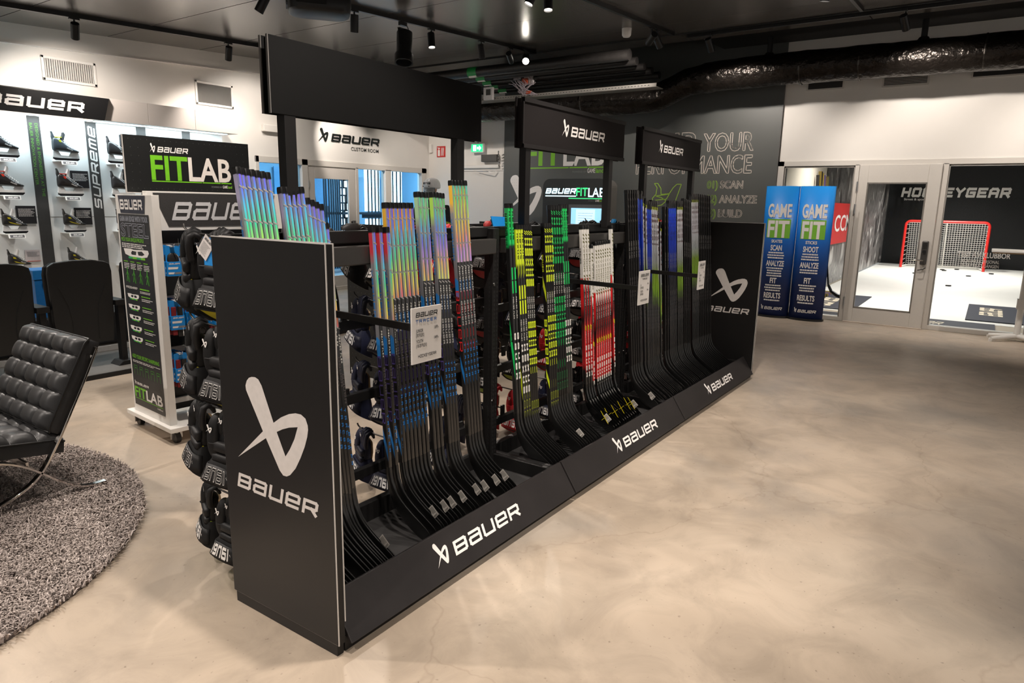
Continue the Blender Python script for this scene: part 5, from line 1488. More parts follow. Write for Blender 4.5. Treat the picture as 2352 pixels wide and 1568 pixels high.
for r_, z in enumerate(rowz[:3]):
    for c_, u in enumerate((.105, .245, .385, .53, .68, .83)):
        kind = 0 if r_ == 0 else 1
        th = thing('peg_hook', 'chrome peg hook in the %s row of the white gondola, %s from its poster end' % (names_r[r_], ordinal(c_)), 'hook', tuple(G(u, .255, z)), 'peg hooks of the white gondola')
        mb = MB().m(chrome); mb.tube([G(u, .255, z + .012), G(u, .04, z + .016), G(u, .02, z + .022), G(u, .012, z + .036)], .0035, 7); mb.build('wire', th, smooth=60)
        mb = MB().m(M('price_clip', (190, 190, 188), .3)); mb.hexa([G(u - .012, .035, z + .012), G(u + .012, .035, z + .012), G(u + .012, .10, z + .018), G(u - .012, .10, z + .018), G(u - .012, .035, z + .016), G(u + .012, .035, z + .016), G(u + .012, .10, z + .022), G(u - .012, .10, z + .022)]); mb.build('price_clip', th)
        n = (4, 5, 5)[r_] if c_ < 4 else 3
        for k in range(n):
            if kind not in pp: o = pp[kind] = make_pack(kind)
            else: o = copy_tree(pp[kind])
            o.location = G(u + rnd.uniform(-.004, .004), .05 + k * .036, z - .004); o.rotation_euler = (0, 0, GA + math.radians(rnd.uniform(-9, 9)))
            o['label'] = '%s blue-carded %s pack from front, %s peg, %s row of white gondola' % (ordinal(k), ('black', 'red')[kind], ordinal(c_), names_r[r_])
            o['category'] = 'pack'; o['group'] = 'hanging packs on the white gondola'

# ---------------- shaggy rug ----------------
RC, RRAD = Vector((0.269, 4.129, 0)), 1.553
rug_m = M('rug_pile', (128, 112, 108), .95, var=.35, vs=25)
mb = MB().m(M('rug_backing', (84, 74, 70), .95)); mb.cyl((RC.x, RC.y, 0), (RC.x, RC.y, .012), RRAD - .01, 64)
rb = mb.build('rug')
tag(rb, 'round taupe shag rug under the black leather chair', 'rug')
mb = MB()
shades = [M('rug_a', (172, 160, 153), .95), M('rug_b', (146, 135, 129), .95), M('rug_c', (196, 184, 178), .95), M('rug_d', (108, 99, 94), .95)]
r3 = random.Random(4)
for i in range(120000):
    a = r3.random() * 2 * PI; rad = RRAD * math.sqrt(r3.random())
    x, y = RC.x + rad * math.cos(a), RC.y + rad * math.sin(a)
    if x < .45 or y > 5.0: continue
    ba = r3.random() * 2 * PI; lean = r3.uniform(.01, .026); h = r3.uniform(.018, .034)
    dx, dy = math.cos(ba) * lean, math.sin(ba) * lean; wx, wy = -math.sin(ba) * .0032, math.cos(ba) * .0032
    mb.m(shades[0 if r3.random() < .4 else (1 if r3.random() < .6 else (2 if r3.random() < .7 else 3))])
    mb.add([(x - wx, y - wy, .010), (x + wx, y + wy, .010), (x + wx * .9 + dx * .6, y + wy * .9 + dy * .6, .01 + h * .8), (x - wx * .9 + dx * .6, y - wy * .9 + dy * .6, .01 + h * .8), (x + dx * 1.3, y + dy * 1.3, .01 + h * .85)], [(0, 1, 2, 3), (3, 2, 4)])
pile = mb.build('pile', rb); pile['kind'] = 'stuff'

# ---------------- tufted leather lounge chair ----------------
leather = M('black_leather', (44, 44, 45), .40, var=.12, vs=20, bump=.12, bs=420, spec=.5)
t = thing('lounge_chair', 'black tufted leather lounge chair on a crossed chrome frame, cut by the left edge', 'chair', (1.2, 4.0, 0))
# side profile in (x,z); the chair faces -x; seat between y 3.78 and 4.54
CY0, CY1 = 3.80, 4.52
def cushion(name, p0, p1, nrm, th, ny, nl, y0, y1):
    """tufted slab: p0->p1 in (x,z) is its length, nrm its padded side"""
    p0 = Vector(p0); p1 = Vector(p1); n = Vector(nrm)
    gl, gy = nl * 10, ny * 10
    def pt(u, v, face):
        a = u * nl; b = v * ny
        da = min(a - math.floor(a), math.ceil(a) - a); db = min(b - math.floor(b), math.ceil(b) - b)
        bul = 1.0
        if face > 0:
            ga = abs(math.sin(PI * a)); gb = abs(math.sin(PI * b))
            bul = .80 + .20 * (ga ** .4) * (gb ** .4)
            k = (1 - ga) * (1 - gb)
            if 0.02 < u < .98 and .02 < v < .98: bul -= .32 * k ** 3
        e_ = min(1, (min(u, 1 - u) * nl * 3 + .25)) * min(1, (min(v, 1 - v) * ny * 3 + .25))
        q = p0 + (p1 - p0) * u + n * (th * (bul * (.5 + .5 * e_ ** .5)) if face > 0 else 0)
        return (q.x, y0 + (y1 - y0) * v, q.y)
    mb = MB().m(leather)
    mb.grid(lambda u, v: pt(u, v, 1), gl, gy)
    mb.grid(lambda u, v: pt(1 - u, v, 0), gl, gy)
    def rim(fn, n_):
        mb.grid(fn, n_, 1)
    lp = lambda a, b, s: tuple(Vector(a) * (1 - s) + Vector(b) * s)
    rim(lambda u, s: lp(pt(u, 0, 0), pt(u, 0, 1), s), gl); rim(lambda u, s: lp(pt(u, 1, 1), pt(u, 1, 0), s), gl)
    rim(lambda v, s: lp(pt(0, v, 1), pt(0, v, 0), s), gy); rim(lambda v, s: lp(pt(1, v, 0), pt(1, v, 1), s), gy)
    o = mb.build(name, t, smooth=75, fix=True)
    pp_ = MB().m(M('leather_piping', (20, 20, 20), .35))
    for v in (0, 1): pp_.tube([pt(i / gl, v, 1) for i in range(gl + 1)], .006, 6)
    for u in (0, 1): pp_.tube([pt(u, i / gy, 1) for i in range(gy + 1)], .006, 6)
    pp_.build('piping', o, smooth=70)
    bt = MB().m(leather)
    for i in range(1, nl):
        for j in range(1, ny):
            x, y, z = pt(i / nl, j / ny, 1); c = Vector((x, 0, z)) + Vector((n.x, 0, n.y)) * .004; bt.lathe([(.012, 0), (.009, .006), (.001, .009)], (c.x, y, c.z), 10, (n.x, 0, n.y))
    bt.build('button', o, smooth=60)
    seam = MB().m(M('leather_seam', (14, 14, 14), .4))
    for j in range(1, ny):
        seam.tube([Vector(pt(i / gl, j / ny, 1)) + Vector((n.x, 0, n.y)) * .0015 for i in range(gl + 1)], .0022, 5)
    for i in range(1, nl):
        seam.tube([Vector(pt(i / nl, j / gy, 1)) + Vector((n.x, 0, n.y)) * .0015 for j in range(gy + 1)], .0022, 5)
    seam.build('seam', o)
    return o
b0 = Vector((1.451, .337)); b1 = Vector((1.683, .786)); back_d = (b1 - b0).normalized()
cushion('back_cushion', (b0.x, b0.y), (b1.x, b1.y), (-back_d.y, back_d.x), .115, 5, 5, CY0 + .01, CY1 - .01)
s0 = Vector((1.45, .245)); s1 = Vector((.86, .325)); sd = (s1 - s0).normalized()
cushion('seat_cushion', (s0.x, s0.y), (s1.x, s1.y), (sd.y * 1.0, -sd.x), .115, 5, 5, CY0, CY1)
def bar(mb, pts, y, w_=.034, th=.012):
    n = len(pts); rings = []
    for i in range(n):
        a = Vector(pts[max(0, i - 1)]); b = Vector(pts[min(n - 1, i + 1)]); d = (b - a).normalized(); nn = Vector((-d.y, d.x)); p = Vector(pts[i])
        rings.append([(p.x + nn.x * s * th, y + q * w_ / 2, p.y + nn.y * s * th) for s, q in ((-.5, -1), (.5, -1), (.5, 1), (-.5, 1))])
    mb.loft(rings)
def bez(p, n=22):
    out = []
    for i in range(n + 1):
        u = i / n; out.append(tuple((1 - u) ** 3 * p[0][k] + 3 * u * (1 - u) ** 2 * p[1][k] + 3 * u * u * (1 - u) * p[2][k] + u ** 3 * p[3][k] for k in (0, 1)))
    return out
def smoothp(p, n=5):
    out = []
    for i in range(len(p) - 1):
        a = p[max(0, i - 1)]; b = p[i]; c_ = p[i + 1]; d = p[min(len(p) - 1, i + 2)]
        for k in range(n):
            u = k / n; out.append(tuple(.5 * (2 * b[j] + (c_[j] - a[j]) * u + (2 * a[j] - 5 * b[j] + 4 * c_[j] - d[j]) * u * u + (3 * b[j] - a[j] - 3 * c_[j] + d[j]) * u ** 3) for j in (0, 1)))
    return out + [p[-1]]
for y in (CY0 - .035, CY1 + .035):
    mb = MB().m(chrome)
    bar(mb, smoothp([(1.640, .775), (1.572, .63), (1.497, .483), (1.412, .320), (1.326, .184), (1.235, .112), (1.10, .062), (.93, .036)]), y)
    bar(mb, smoothp([(.80, .335), (.98, .318), (1.161, .280), (1.255, .235), (1.326, .180), (1.40, .115), (1.48, .062), (1.545, .042), (1.62, .040)]), y)
    mb.build('frame_side', t, bevel=.002, smooth=40)
for (x, z) in ((.86, .325), (1.27, .235), (1.615, .72)):
    mb = MB().m(chrome); mb.box(x - .006, CY0 - .035, z - .017, x + .006, CY1 + .035, z + .017); mb.build('frame_crossbar', t)
mb = MB().m(leather)
for k in range(6):
    y = CY0 + .09 + k * .108
    mb.beam((b0.x + .03, y, b0.y - .02), (b1.x + .012, y, b1.y - .05), .035, .005); mb.beam((s0.x - .02, y, s0.y - .012), (s1.x + .03, y, s1.y - .012), .035, .005)
mb.build('strap', t)

# ---------------- stadium seats ----------------
sm = M('seat_shell_black', (24, 24, 24), .42, var=.1)
t_pl = thing('seat_platform', 'low grey-topped platform carrying the stadium seats', 'platform', (3, 7, 0))
mb = MB().m(M('platform_top', (112, 108, 104), .5, var=.2)); mb.box(.5, 6.17, 0.008, 5.6, 7.4, .035); mb.build('deck', t_pl)
mb = MB().m(blackmet); mb.box(.5, 6.155, 0, 5.6, 6.172, .04); mb.build('edge_strip', t_pl)
mb = MB().m(M('platform_white', (216, 214, 210), .5)); mb.box(.5, 7.1, .035, 5.6, 7.115, .085); mb.build('kerb', t_pl)
def seat(x0, x1, lab, mirror=False):
    y0 = 6.44; zt = 1.0
    t = thing('stadium_seat', lab, 'seat', ((x0 + x1) / 2, y0, 0), 'stadium seats seen from behind')
    w_ = x1 - x0; cx = (x0 + x1) / 2
    def outline(k, zlo, zhi, r=.06):
        h = zhi - zlo; pts = [(-w_ / 2 * k + .03, zlo), (w_ / 2 * k - .03, zlo)]
        pts += [(w_ / 2 * k - .012, zlo + h * .3), (w_ / 2 * k, zhi - r * 1.6), (w_ / 2 * k - .012, zhi - r * .5), (w_ / 2 * k - r, zhi - .006)]
        pts += [(w_ * .2, zhi + .012), (-w_ * .1, zhi + .014), (-w_ / 2 * k + r, zhi), (-w_ / 2 * k + .012, zhi - r * .5), (-w_ / 2 * k, zhi - r * 1.6), (-w_ / 2 * k + .012, zlo + h * .3)]
        return pts
    mb = MB().m(sm); mb.prism(outline(1, .26, zt - .012), (cx, y0, 0), X_, Z_, Y_, .05); o = mb.build('back_shell', t, bevel=.012, bseg=3)
    mb = MB().m(M('seat_pad_black', (30, 30, 31), .7, var=.15)); mb.prism(outline(.97, .40, zt - .02), (cx - .018, y0 + .05, 0), X_, Z_, Y_, .05); mb.build('back_pad', t, bevel=.015, bseg=3)
    mb = MB().m(M('seat_line', (12, 12, 12), .4))
    for s in (-1, 1):
        mb.tube([(cx + s * w_ * .36, y0 - .001, .78), (cx + s * w_ * .24, y0 - .001, .62), (cx + s * w_ * .2, y0 - .001, .48), (cx + s * w_ * .2, y0 - .001, .3)], .003, 5)
    mb.build('groove', o)
    mb = MB().m(sm); mb.box(cx - w_ * .42, y0 + .08, .38, cx + w_ * .42, y0 + .22, .82); mb.build('folded_seat', t, bevel=.03, bseg=3)
    mb = MB().m(blackmet); mb.box(x1 + .015, y0 - .02, .035, x1 + .065, y0 + .05, .60); mb.box(x1 - .01, y0 - .04, .58, x1 + .09, y0 + .30, .63)
    mb.prism([(-.09, 0), (.09, 0), (.05, .04), (-.05, .04)], (x1 + .04, y0 - .08, .035), X_, Z_, Y_, .17); mb.build('pedestal', t, bevel=.004)
    return t
seat(1.86, 2.375, 'black stadium seat back cut by the left edge')
seat(2.49, 3.005, 'black stadium seat back in the middle of the row, above the lounge chair')
seat(3.12, 3.64, 'black stadium seat mostly hidden behind the fitting poster')
t = thing('shoe_box', 'blue shoe box with white label between the two stadium seats', 'box', (2.75, 7.7, .55))
mb = MB().m(M('box_blue', (26, 124, 204), .45)); mb.box(2.80, 7.55, .36, 3.14, 7.85, .79); mb.build('body', t)
mb = MB().m(M('box_lid', (34, 138, 220), .45)); mb.box(2.79, 7.54, .74, 3.15, 7.86, .828); mb.build('lid', t)
mb = MB().m(white_ink); mb.quad((2.87, 7.538, .66), (2.99, 7.538, .66), (2.99, 7.538, .72), (2.87, 7.538, .72)); wordmark(mb, (2.88, 7.536, .768), X_, Z_, .03, .16); mb.build('label', t)
mb = MB().m(M('bench_dark', (30, 30, 31), .5)); mb.box(1.2, 7.45, .035, 4.4, 7.9, .36); tag(mb.build('display_bench', bevel=.01), 'low dark bench behind the stadium seats, under the blue box', 'bench')
# ---------------- skate wall ----------------
t = thing('skate_wall_unit', 'lit white wall display with dark vertical bands and a fascia carrying a big wordmark, left', 'display', (4.2, 9.2, 0))
mb = MB().m(M('display_white', (232, 234, 234), .45, var=.02)); mb.box(2.2, 9.27, .1, 6.02, 9.345, 2.45); mb.build('back_panel', t)
mb = MB().m(M('panel_seam', (150, 148, 146), .6)); mb.box(2.2, 9.268, 1.288, 6.0, 9.2705, 1.294); mb.build('seam', t)
bandm = M('display_band', (62, 62, 62), .42, var=.12, vs=30)
for i, (a, b) in enumerate(((2.94, 3.07), (3.555, 3.683), (4.178, 4.302), (4.797, 4.915), (5.416, 5.527))):
    mb = MB().m(bandm); mb.box(a, 9.262, .1, b, 9.27, 2.44); o = mb.build('band', t)
    mb = MB()
    if i == 1:
        mb.m(M('band_green', (96, 160, 60), .5))
        text(mb, 'DESIGNED & ENGINEERED AT THE', (b - .055, 9.2605, 2.36), -Z_, X_, .031, .83, bold=0.0)
        text(mb, 'BAUER INNOVATION CENTER', (b - .112, 9.2605, 2.36), -Z_, X_, .031, .70, bold=0.0)
    elif i == 2:
        mb.m(M('band_white', (224, 222, 220), .5)); sqtext(mb, 'SUPReme', (b - .018, 9.2605, 1.385), Z_, -X_, .085, .98, t=.22, asp=1.35, gap=.3, shear=.3)
    if i in (1, 2): mb.build('band_lettering', o)
    mb = MB().m(M('band_dot', (90, 90, 90), .5))
    for k in range(14):
        for q in range(4): mb.box(a + .018 + q * .03, 9.2605, .55 + k * .045, a + .021 + q * .03, 9.262, .553 + k * .045)
    mb.build('dots', o)['kind'] = 'stuff'
mb = MB().m(M('fascia_white', (222, 214, 208), .45, var=.02))
for a, b in ((4.20, 4.748), (4.752, 5.371), (5.375, 6.0)): mb.box(a, 8.85, 2.43, b, 9.345, 2.69)
mb.build('fascia', t, bevel=.002)
mb = MB().m(M('fascia_black', (26, 26, 27), .4)); mb.hexa([(2.2, 8.78, 2.415), (4.185, 8.78, 2.421), (4.20, 8.86, 2.43), (2.2, 8.86, 2.43), (2.2, 8.78, 2.66), (4.258, 8.78, 2.677), (4.30, 8.86, 2.686), (2.2, 8.86, 2.686)])
fb = mb.build('black_fascia', t, bevel=.002)
mb = MB().m(M('fascia_word', (240, 238, 236), .5)); wordmark(mb, (2.97, 8.776, 2.482), X_, Z_, .112, .985, .22, .24); mb.build('fascia_lettering', fb)
led = M('led_strip', (205, 240, 255), .5, emit=3.2)
for i, (a, b) in enumerate(((2.3, 2.9), (2.95, 3.55), (3.60, 4.15), (4.20, 4.78), (4.83, 5.38), (5.43, 5.93))):
    mb = MB().m(led); mb.box(a, 9.0, 2.424, b, 9.10, 2.430); mb.build('led_tube', t)
    l = bpy.data.lights.new('led_light', 'AREA'); l.shape = 'RECTANGLE'; l.size = b - a; l.size_y = .12; l.energy = 6.5; l.color = (.80, .95, 1.0)
    lo = bpy.data.objects.new('led_light', l); COL.objects.link(lo); lo.location = ((a + b) / 2, 9.0, 2.415); lo.rotation_euler = (math.radians(16), 0, 0)
# skates
def make_skate(acc, boot, tongue, flag):
    t = thing('ice_skate', 'x', 'skate', (0, 0, 0))
    bm_ = M('boot_' + flag, boot, .3, var=.5, vs=22, coat=.3)
    mb = MB().m(bm_)
    st = [(-.137, .105, .190, .018), (-.128, .094, .232, .032), (-.10, .090, .236, .039), (-.065, .090, .222, .040), (-.035, .089, .206, .039), (-.005, .088, .180, .037), (.03, .086, .150, .037), (.065, .085, .130, .037), (.10, .085, .118, .035), (.128, .086, .108, .028), (.143, .090, .100, .012)]
    rings = []
    for x, z0, z1, w_ in st:
        rings.append([(x, y, (z0 + z1) / 2 + (z - 0) * 1) for y, z in [(w_ * math.copysign(abs(math.cos(q)) ** .75, math.cos(q)), (z1 - z0) / 2 * math.copysign(abs(math.sin(q)) ** .75, math.sin(q))) for q in [2 * PI * k / 16 for k in range(16)]]])
    mb.loft(rings); b = mb.build('boot', t, smooth=60, fix=True)
    mb = MB().m(M('toe_cap', (34, 36, 38), .25, coat=.4)); mb.loft([[(x, y * 1.04, zc + (z - zc) * 1.04) for (x, y, z), zc in zip(r_, [sum(p[2] for p in r_) / 16] * 16)] for r_ in rings[8:]]); mb.build('toe_cap', t, smooth=60, fix=True)
    mb = MB().m(bm_); mb.prism([(-.132, .20), (-.118, .205), (-.112, .235), (-.122, .262), (-.132, .286), (-.140, .288), (-.134, .262), (-.138, .23)], (0, -.022, 0), X_, Z_, Y_, .044); g = mb.build('tendon_guard', t, bevel=.006)
    mb = MB().m(M('tongue_' + flag, tongue, .7)); mb.prism([(-.045, .205), (-.02, .19), (-.005, .235), (.005, .262), (-.005, .284), (-.016, .286), (-.022, .262), (-.034, .235)], (0, -.024, 0), X_, Z_, Y_, .048); mb.build('tongue', t, bevel=.008)
    mb = MB().m(M('skate_lace', (226, 226, 226), .6))
    for k in range(7):
        x = -.028 + k * .018; z = .205 - k * .0118 if k < 3 else .18 - (k - 2.2) * .0135
        mb.tube([(x, -.026, z - .004), (x + .008, 0, z + .004), (x, .026, z - .004)], .0038, 6)
    mb.build('laces', t, smooth=60)
    mb = MB().m(M('holder_white', (222, 222, 222), .35))
    mb.prism([(-.138, .092), (-.075, .09), (-.055, .052), (.03, .05), (.05, .085), (.135, .088), (.14, .06), (.146, .035), (.13, .026), (-.13, .026), (-.146, .038), (-.14, .06)], (0, -.010, 0), X_, Z_, Y_, .020); mb.build('blade_holder', t, bevel=.004)
    mb = MB().m(M('runner_steel', (60, 62, 66), .2, .9)); mb.prism([(-.138, .03), (.138, .03), (.148, .022), (.125, .003), (-.115, .001), (-.146, .018)], (0, -.002, 0), X_, Z_, Y_, .004); mb.build('runner', t)
    mb = MB().m(M('skate_word', (214, 214, 214), .5)); wordmark(mb, (.0, -.0395, .125), Vector((.9, 0, -.36)), Vector((.36, 0, .9)), .012, .065)
    if acc:
        mb.m(M('accent_' + flag, acc, .4))
        if flag == 'yellow':
            mb.quad((-.085, -.0415, .140), (.035, -.0395, .105), (.05, -.0390, .098), (-.06, -.0415, .122)); mb.quad((-.09, -.042, .19), (-.06, -.042, .186), (-.05, -.042, .165), (-.085, -.042, .17))
        else:
            mb.quad((-.085, -.0415, .206), (-.055, -.0415, .206), (-.05, -.0415, .180), (-.072, -.0415, .184)); mb.box(-.11, -.03, .228, -.04, .03, .236)
    mb.build('boot_print', b)
    return t
SK = {'dark': (None, (30, 31, 33), (40, 40, 42)), 'white': (None, (44, 44, 46), (216, 216, 216)), 'red': ((214, 52, 30), (36, 34, 35), (220, 218, 216)), 'yellow': ((196, 184, 30), (40, 38, 36), (216, 214, 212)), 'lime': ((180, 186, 30), (58, 66, 74), (34, 38, 42))}
made = {}
rowl = ['top', 'second', 'third', 'fourth']
SZ = [1.0, .98, .86, .80]
coln = ['column cut by the left edge', 'column left of the white sideways lettering', 'column right of the white sideways lettering']
for r_, z in enumerate((1.945, 1.535, 1.108, .675)):
    for c_, x in enumerate((3.235, 3.86, 4.475)):
        k = (('white', 'lime', 'white'), ('red', 'red', 'white'), ('yellow', 'yellow', 'yellow'), ('yellow', 'yellow', 'white'))[r_][c_]
        if k in made: o = copy_tree(made[k])
        else: o = made[k] = make_skate(SK[k][0], SK[k][1], SK[k][2], k)
        o.location = (x + (0, .03, .05, .06)[r_] * .3, 9.10, z + .003); s_ = SZ[r_]; o.scale = (s_, s_, s_ * 1.13)
        o['label'] = 'ice skate, %s row of the wall display, %s' % (rowl[r_], coln[c_]); o['category'] = 'skate'; o['group'] = 'skates on the lit wall'
        tt = thing('skate_shelf', 'small labelled white shelf, %s row, %s' % (rowl[r_], coln[c_]), 'shelf', (x, 9.27, z), 'small skate shelves')
        mb = MB().m(white_lam); mb.box(x - .085, 9.04, z - .008, x + .075, 9.27, z); mb.hexa([(x - .085, 9.02, z - .045), (x + .08, 9.02, z - .045), (x + .08, 9.026, z - .045), (x - .085, 9.026, z - .045), (x - .085, 9.04, z), (x + .08, 9.04, z), (x + .08, 9.046, z), (x - .085, 9.046, z)]); mb.build('ledge', tt)
        mb = MB().m(M('shelf_label', (92, 90, 92), .5)); mb.quad((x - .07, 9.0215, z - .040), (x + .072, 9.0215, z - .040), (x + .072, 9.0355, z - .008), (x - .07, 9.0355, z - .008)); mb.m(white_ink); wordmark(mb, (x - .042, 9.025, z - .032), X_, Vector((0, .4, .92)), .017, .09); mb.build('label', tt)
for i, (x, z, w_, h, d) in enumerate(((4.572, 2.105, .22, .21, 1), (3.952, 1.638, .20, .205, 1), (4.572, 1.69, .2, .2, 1), (3.334, 1.214, .20, .205, 1), (3.949, 1.195, .198, .205, 1), (3.372, .775, .155, .135, 0))):
    tt = thing('info_card', ['dark info card behind the top-row skate by the black header', 'dark info card behind the red-collared skate left of the sideways lettering', 'dark info card above the fitting poster, second row of the skate wall', 'dark info card behind the yellow-striped skate near the left edge', 'dark info card behind the yellow-striped skate left of the sideways lettering', 'pale info card with a red foot line above the left stadium seat'][i], 'card', (x, 9.26, z), 'info cards on the skate wall')
    mb = MB().m(M('info_dark', (30, 29, 33), .5) if d else M('info_pale', (206, 198, 200), .5)); mb.box(x, 9.255, z, x + w_, 9.262, z + h); mb.build('card', tt)
    mb = MB().m(white_ink if d else grey_ink); lines(mb, (x + .02, 9.2535, z + h * .42), X_, Z_, w_ * .85, h * .45, 7, .4)
    if not d: mb.m(M('info_red', (210, 70, 50), .5)); mb.quad((x, 9.2535, z), (x + w_, 9.2535, z), (x + w_, 9.2535, z + .006), (x, 9.2535, z + .006))
    mb.build('print', tt)

# ---------------- fitting kiosk ----------------
KX = 9.5
t = thing('fitting_kiosk', 'dark rounded kiosk with a lit green and white name and a bright screen', 'kiosk', (KX, 5.4, 0))
def rrect(y0, z0, y1, z1, r, n=6):
    pts = []
    for cy, cz, a0 in ((y1 - r, z1 - r, 0), (y0 + r, z1 - r, PI / 2)):
        pts += [(cy + r * math.cos(a0 + k * PI / 2 / n), cz + r * math.sin(a0 + k * PI / 2 / n)) for k in range(n + 1)]
    return pts + [(y0, z0), (y1, z0)]
mb = MB().m(M('kiosk_front', (40, 42, 42), .4)); mb.prism([(-a, b) for a, b in rrect(4.83, .0, 5.98, 1.945, .12)], (KX, 0, 0), -Y_, Z_, X_, .03); mb.build('front', t, bevel=.004)
mb = MB().m(M('kiosk_side', (92, 90, 86), .5)); mb.prism([(-a, b) for a, b in rrect(4.84, .05, 5.97, 1.935, .12)], (KX + .03, 0, 0), -Y_, Z_, X_, .32); mb.build('body', t)
e = KX - .003
mb = MB().m(M('kiosk_glow', (200, 240, 255), .5, emit=1.7)); wordmark(mb, (e, 5.93, 1.715), -Y_, Z_, .085, .545, .3, .24)
mb.quad((e, 5.93, 1.672), (e, 5.37, 1.672), (e, 5.37, 1.688), (e, 5.93, 1.688)); text(mb, 'LAB', (e, 5.155, 1.672), -Y_, Z_, .14, .28)
mb.m(M('kiosk_glow_green', (60, 230, 130), .5, emit=1.2)); text(mb, 'FIT', (e, 5.365, 1.685), -Y_, Z_, .13, .20)
mb.quad((e, 5.50, 1.640), (e, 4.87, 1.640), (e, 4.87, 1.652), (e, 5.50, 1.652)); mb.build('glowing_lettering', t)
mb = MB().m(white_ink); text(mb, 'GAME', (e, 5.03, 1.60), -Y_, Z_, .033, .07); mb.m(green_ink); text(mb, 'land', (e, 4.955, 1.60), -Y_, Z_, .033, .07); mb.m(grey_ink); text(mb, 'POWERED BY', (e, 5.15, 1.605), -Y_, Z_, .014, .10)
mb.m(white_ink); sqtext(mb, 'VAPOR', (e, 5.55, 1.36), -Y_, Z_, .03, .14, shear=.2); mb.build('lettering', t)
mb = MB().m(M('screen_bezel', (96, 96, 98), .3, .4)); mb.box(KX - .045, 4.84, 1.05, KX - .02, 5.47, 1.555); sc_ = mb.build('screen_frame', t, bevel=.006)
mb = MB().m(M('screen_light', (150, 208, 240), .5, emit=1.0)); mb.box(KX - .05, 4.87, 1.08, KX - .046, 5.42, 1.50); s2 = mb.build('screen', sc_)
mb = MB().m(M('screen_ui', (196, 228, 248), .5, emit=1.0)); mb.quad((KX - .052, 5.33, 1.1), (KX - .052, 5.0, 1.1), (KX - .052, 5.0, 1.48), (KX - .052, 5.33, 1.48))
mb.m(M('screen_text', (70, 120, 160), .5, emit=.4)); lines(mb, (KX - .053, 5.29, 1.12), -Y_, Z_, .26, .34, 9, .12); mb.build('screen_print', s2) if False else mb.build('screen_print', t)
mb = MB().m(blackmet); mb.box(KX - .3, 4.75, 1.0, KX, 6.05, 1.04); mb.build('shelf', t)

# ---------------- display figure ----------------
fx, fy = 8.78, 7.7
t = thing('display_figure', 'display figure with white helmet and dark jersey behind the holographic sticks', 'mannequin', (fx, fy, 0))
jm = M('jersey_dark', (26, 28, 26), .8, var=.3)
mb = MB().m(jm); mb.loft([ell(.16, .2, .55, 18, fx, fy), ell(.17, .22, .9, 18, fx, fy), ell(.18, .26, 1.2, 18, fx, fy), ell(.17, .29, 1.42, 18, fx, fy), ell(.13, .22, 1.53, 18, fx, fy), ell(.07, .08, 1.6, 18, fx, fy)]); b = mb.build('jersey', t, smooth=70, sub=1)
for s in (-1, 1):
    mb = MB().m(jm); mb.tube([(fx, fy + s * .25, 1.46), (fx - .03, fy + s * .36, 1.25), (fx - .12, fy + s * .38, 1.02)], [.10, .095, .07], 12); mb.build('sleeve', t, smooth=70)
    mb = MB().m(M('sleeve_band', (170, 170, 40), .7)); mb.tube([(fx - .05, fy + s * .365, 1.2), (fx - .065, fy + s * .37, 1.17)], .097, 12); mb.build('sleeve_band', t)
mb = MB().m(M('figure_skin', (176, 140, 118), .5)); mb.loft([ell(.05, .05, 1.56, 14, fx, fy), ell(.06, .06, 1.64, 14, fx - .01, fy), ell(.085, .075, 1.70, 14, fx - .015, fy), ell(.10, .08, 1.77, 14, fx - .01, fy), ell(.10, .08, 1.84, 14, fx, fy), ell(.06, .05, 1.89, 14, fx, fy)]); mb.build('head', t, smooth=70, sub=1)
hm = M('helmet_white', (226, 226, 226), .3)
mb = MB().m(hm); mb.loft([ell(.145, .115, 1.755, 20, fx + .01, fy), ell(.150, .120, 1.80, 20, fx + .005, fy), ell(.145, .118, 1.86, 20, fx, fy), ell(.115, .095, 1.915, 20, fx, fy), ell(.05, .045, 1.942, 20, fx, fy)]); hl = mb.build('helmet', t, smooth=70, sub=1)
mb = MB().m(black_plas)
for k in range(5): mb.box(fx - .14, fy - .07 + k * .03, 1.83, fx - .10, fy - .055 + k * .03, 1.865)
for a in (-.06, .06): mb.cyl((fx - .152, fy + a, 1.80), (fx - .142, fy + a, 1.80), .008, 8)
mb.build('helmet_vent', hl)
mb = MB().m(M('visor_clear', (190, 200, 205), .05, trans=.7)); mb.grid(lambda u, v: (fx + .01 - .16 * math.cos((u - .5) * 2.2), fy + .135 * math.sin((u - .5) * 2.2), 1.69 + v * .09), 12, 1); mb.build('visor', hl, smooth=180, solid=.003)
mb = MB().m(black_plas); mb.cyl((fx, fy, 0), (fx, fy, .02), .25, 24); mb.cyl((fx, fy, .02), (fx, fy, .6), .03, 12); mb.build('stand', t)

# small goods lying on the top beam of the rack
for i, (x, y, c, lab) in enumerate(((2.02, 2.23, (30, 28, 28), 'dark folded glove on the top beam left of the red-topped sticks'), (3.0, 2.24, (150, 34, 34), 'small red item on the top beam beside the nearest module end'), (4.35, 2.23, (28, 28, 30), 'dark glove on the top beam in front of the kiosk screen'), (4.5, 2.23, (40, 130, 190), 'blue card on the top beam in front of the kiosk screen'))):
    mb = MB().m(M('beam_item_%d' % i, c, .6, var=.3)); 
    k_ = .5 if i in (1, 3) else 1.0
    mb.loft([ell(.05 * k_, .012, 1.427, 12, x, y), ell(.055 * k_, .016, 1.44, 12, x + .005, y), ell(.03 * k_, .012, 1.455, 12, x + .01, y)]); tag(mb.build('small_item', smooth=60), lab, 'item')
mb = MB().m(blue_card); mb.hexa([(3.06, 2.24, 1.426), (3.2, 2.24, 1.426), (3.2, 2.244, 1.426), (3.06, 2.244, 1.426), (3.05, 2.25, 1.48), (3.2, 2.25, 1.475), (3.2, 2.254, 1.475), (3.05, 2.254, 1.48)])
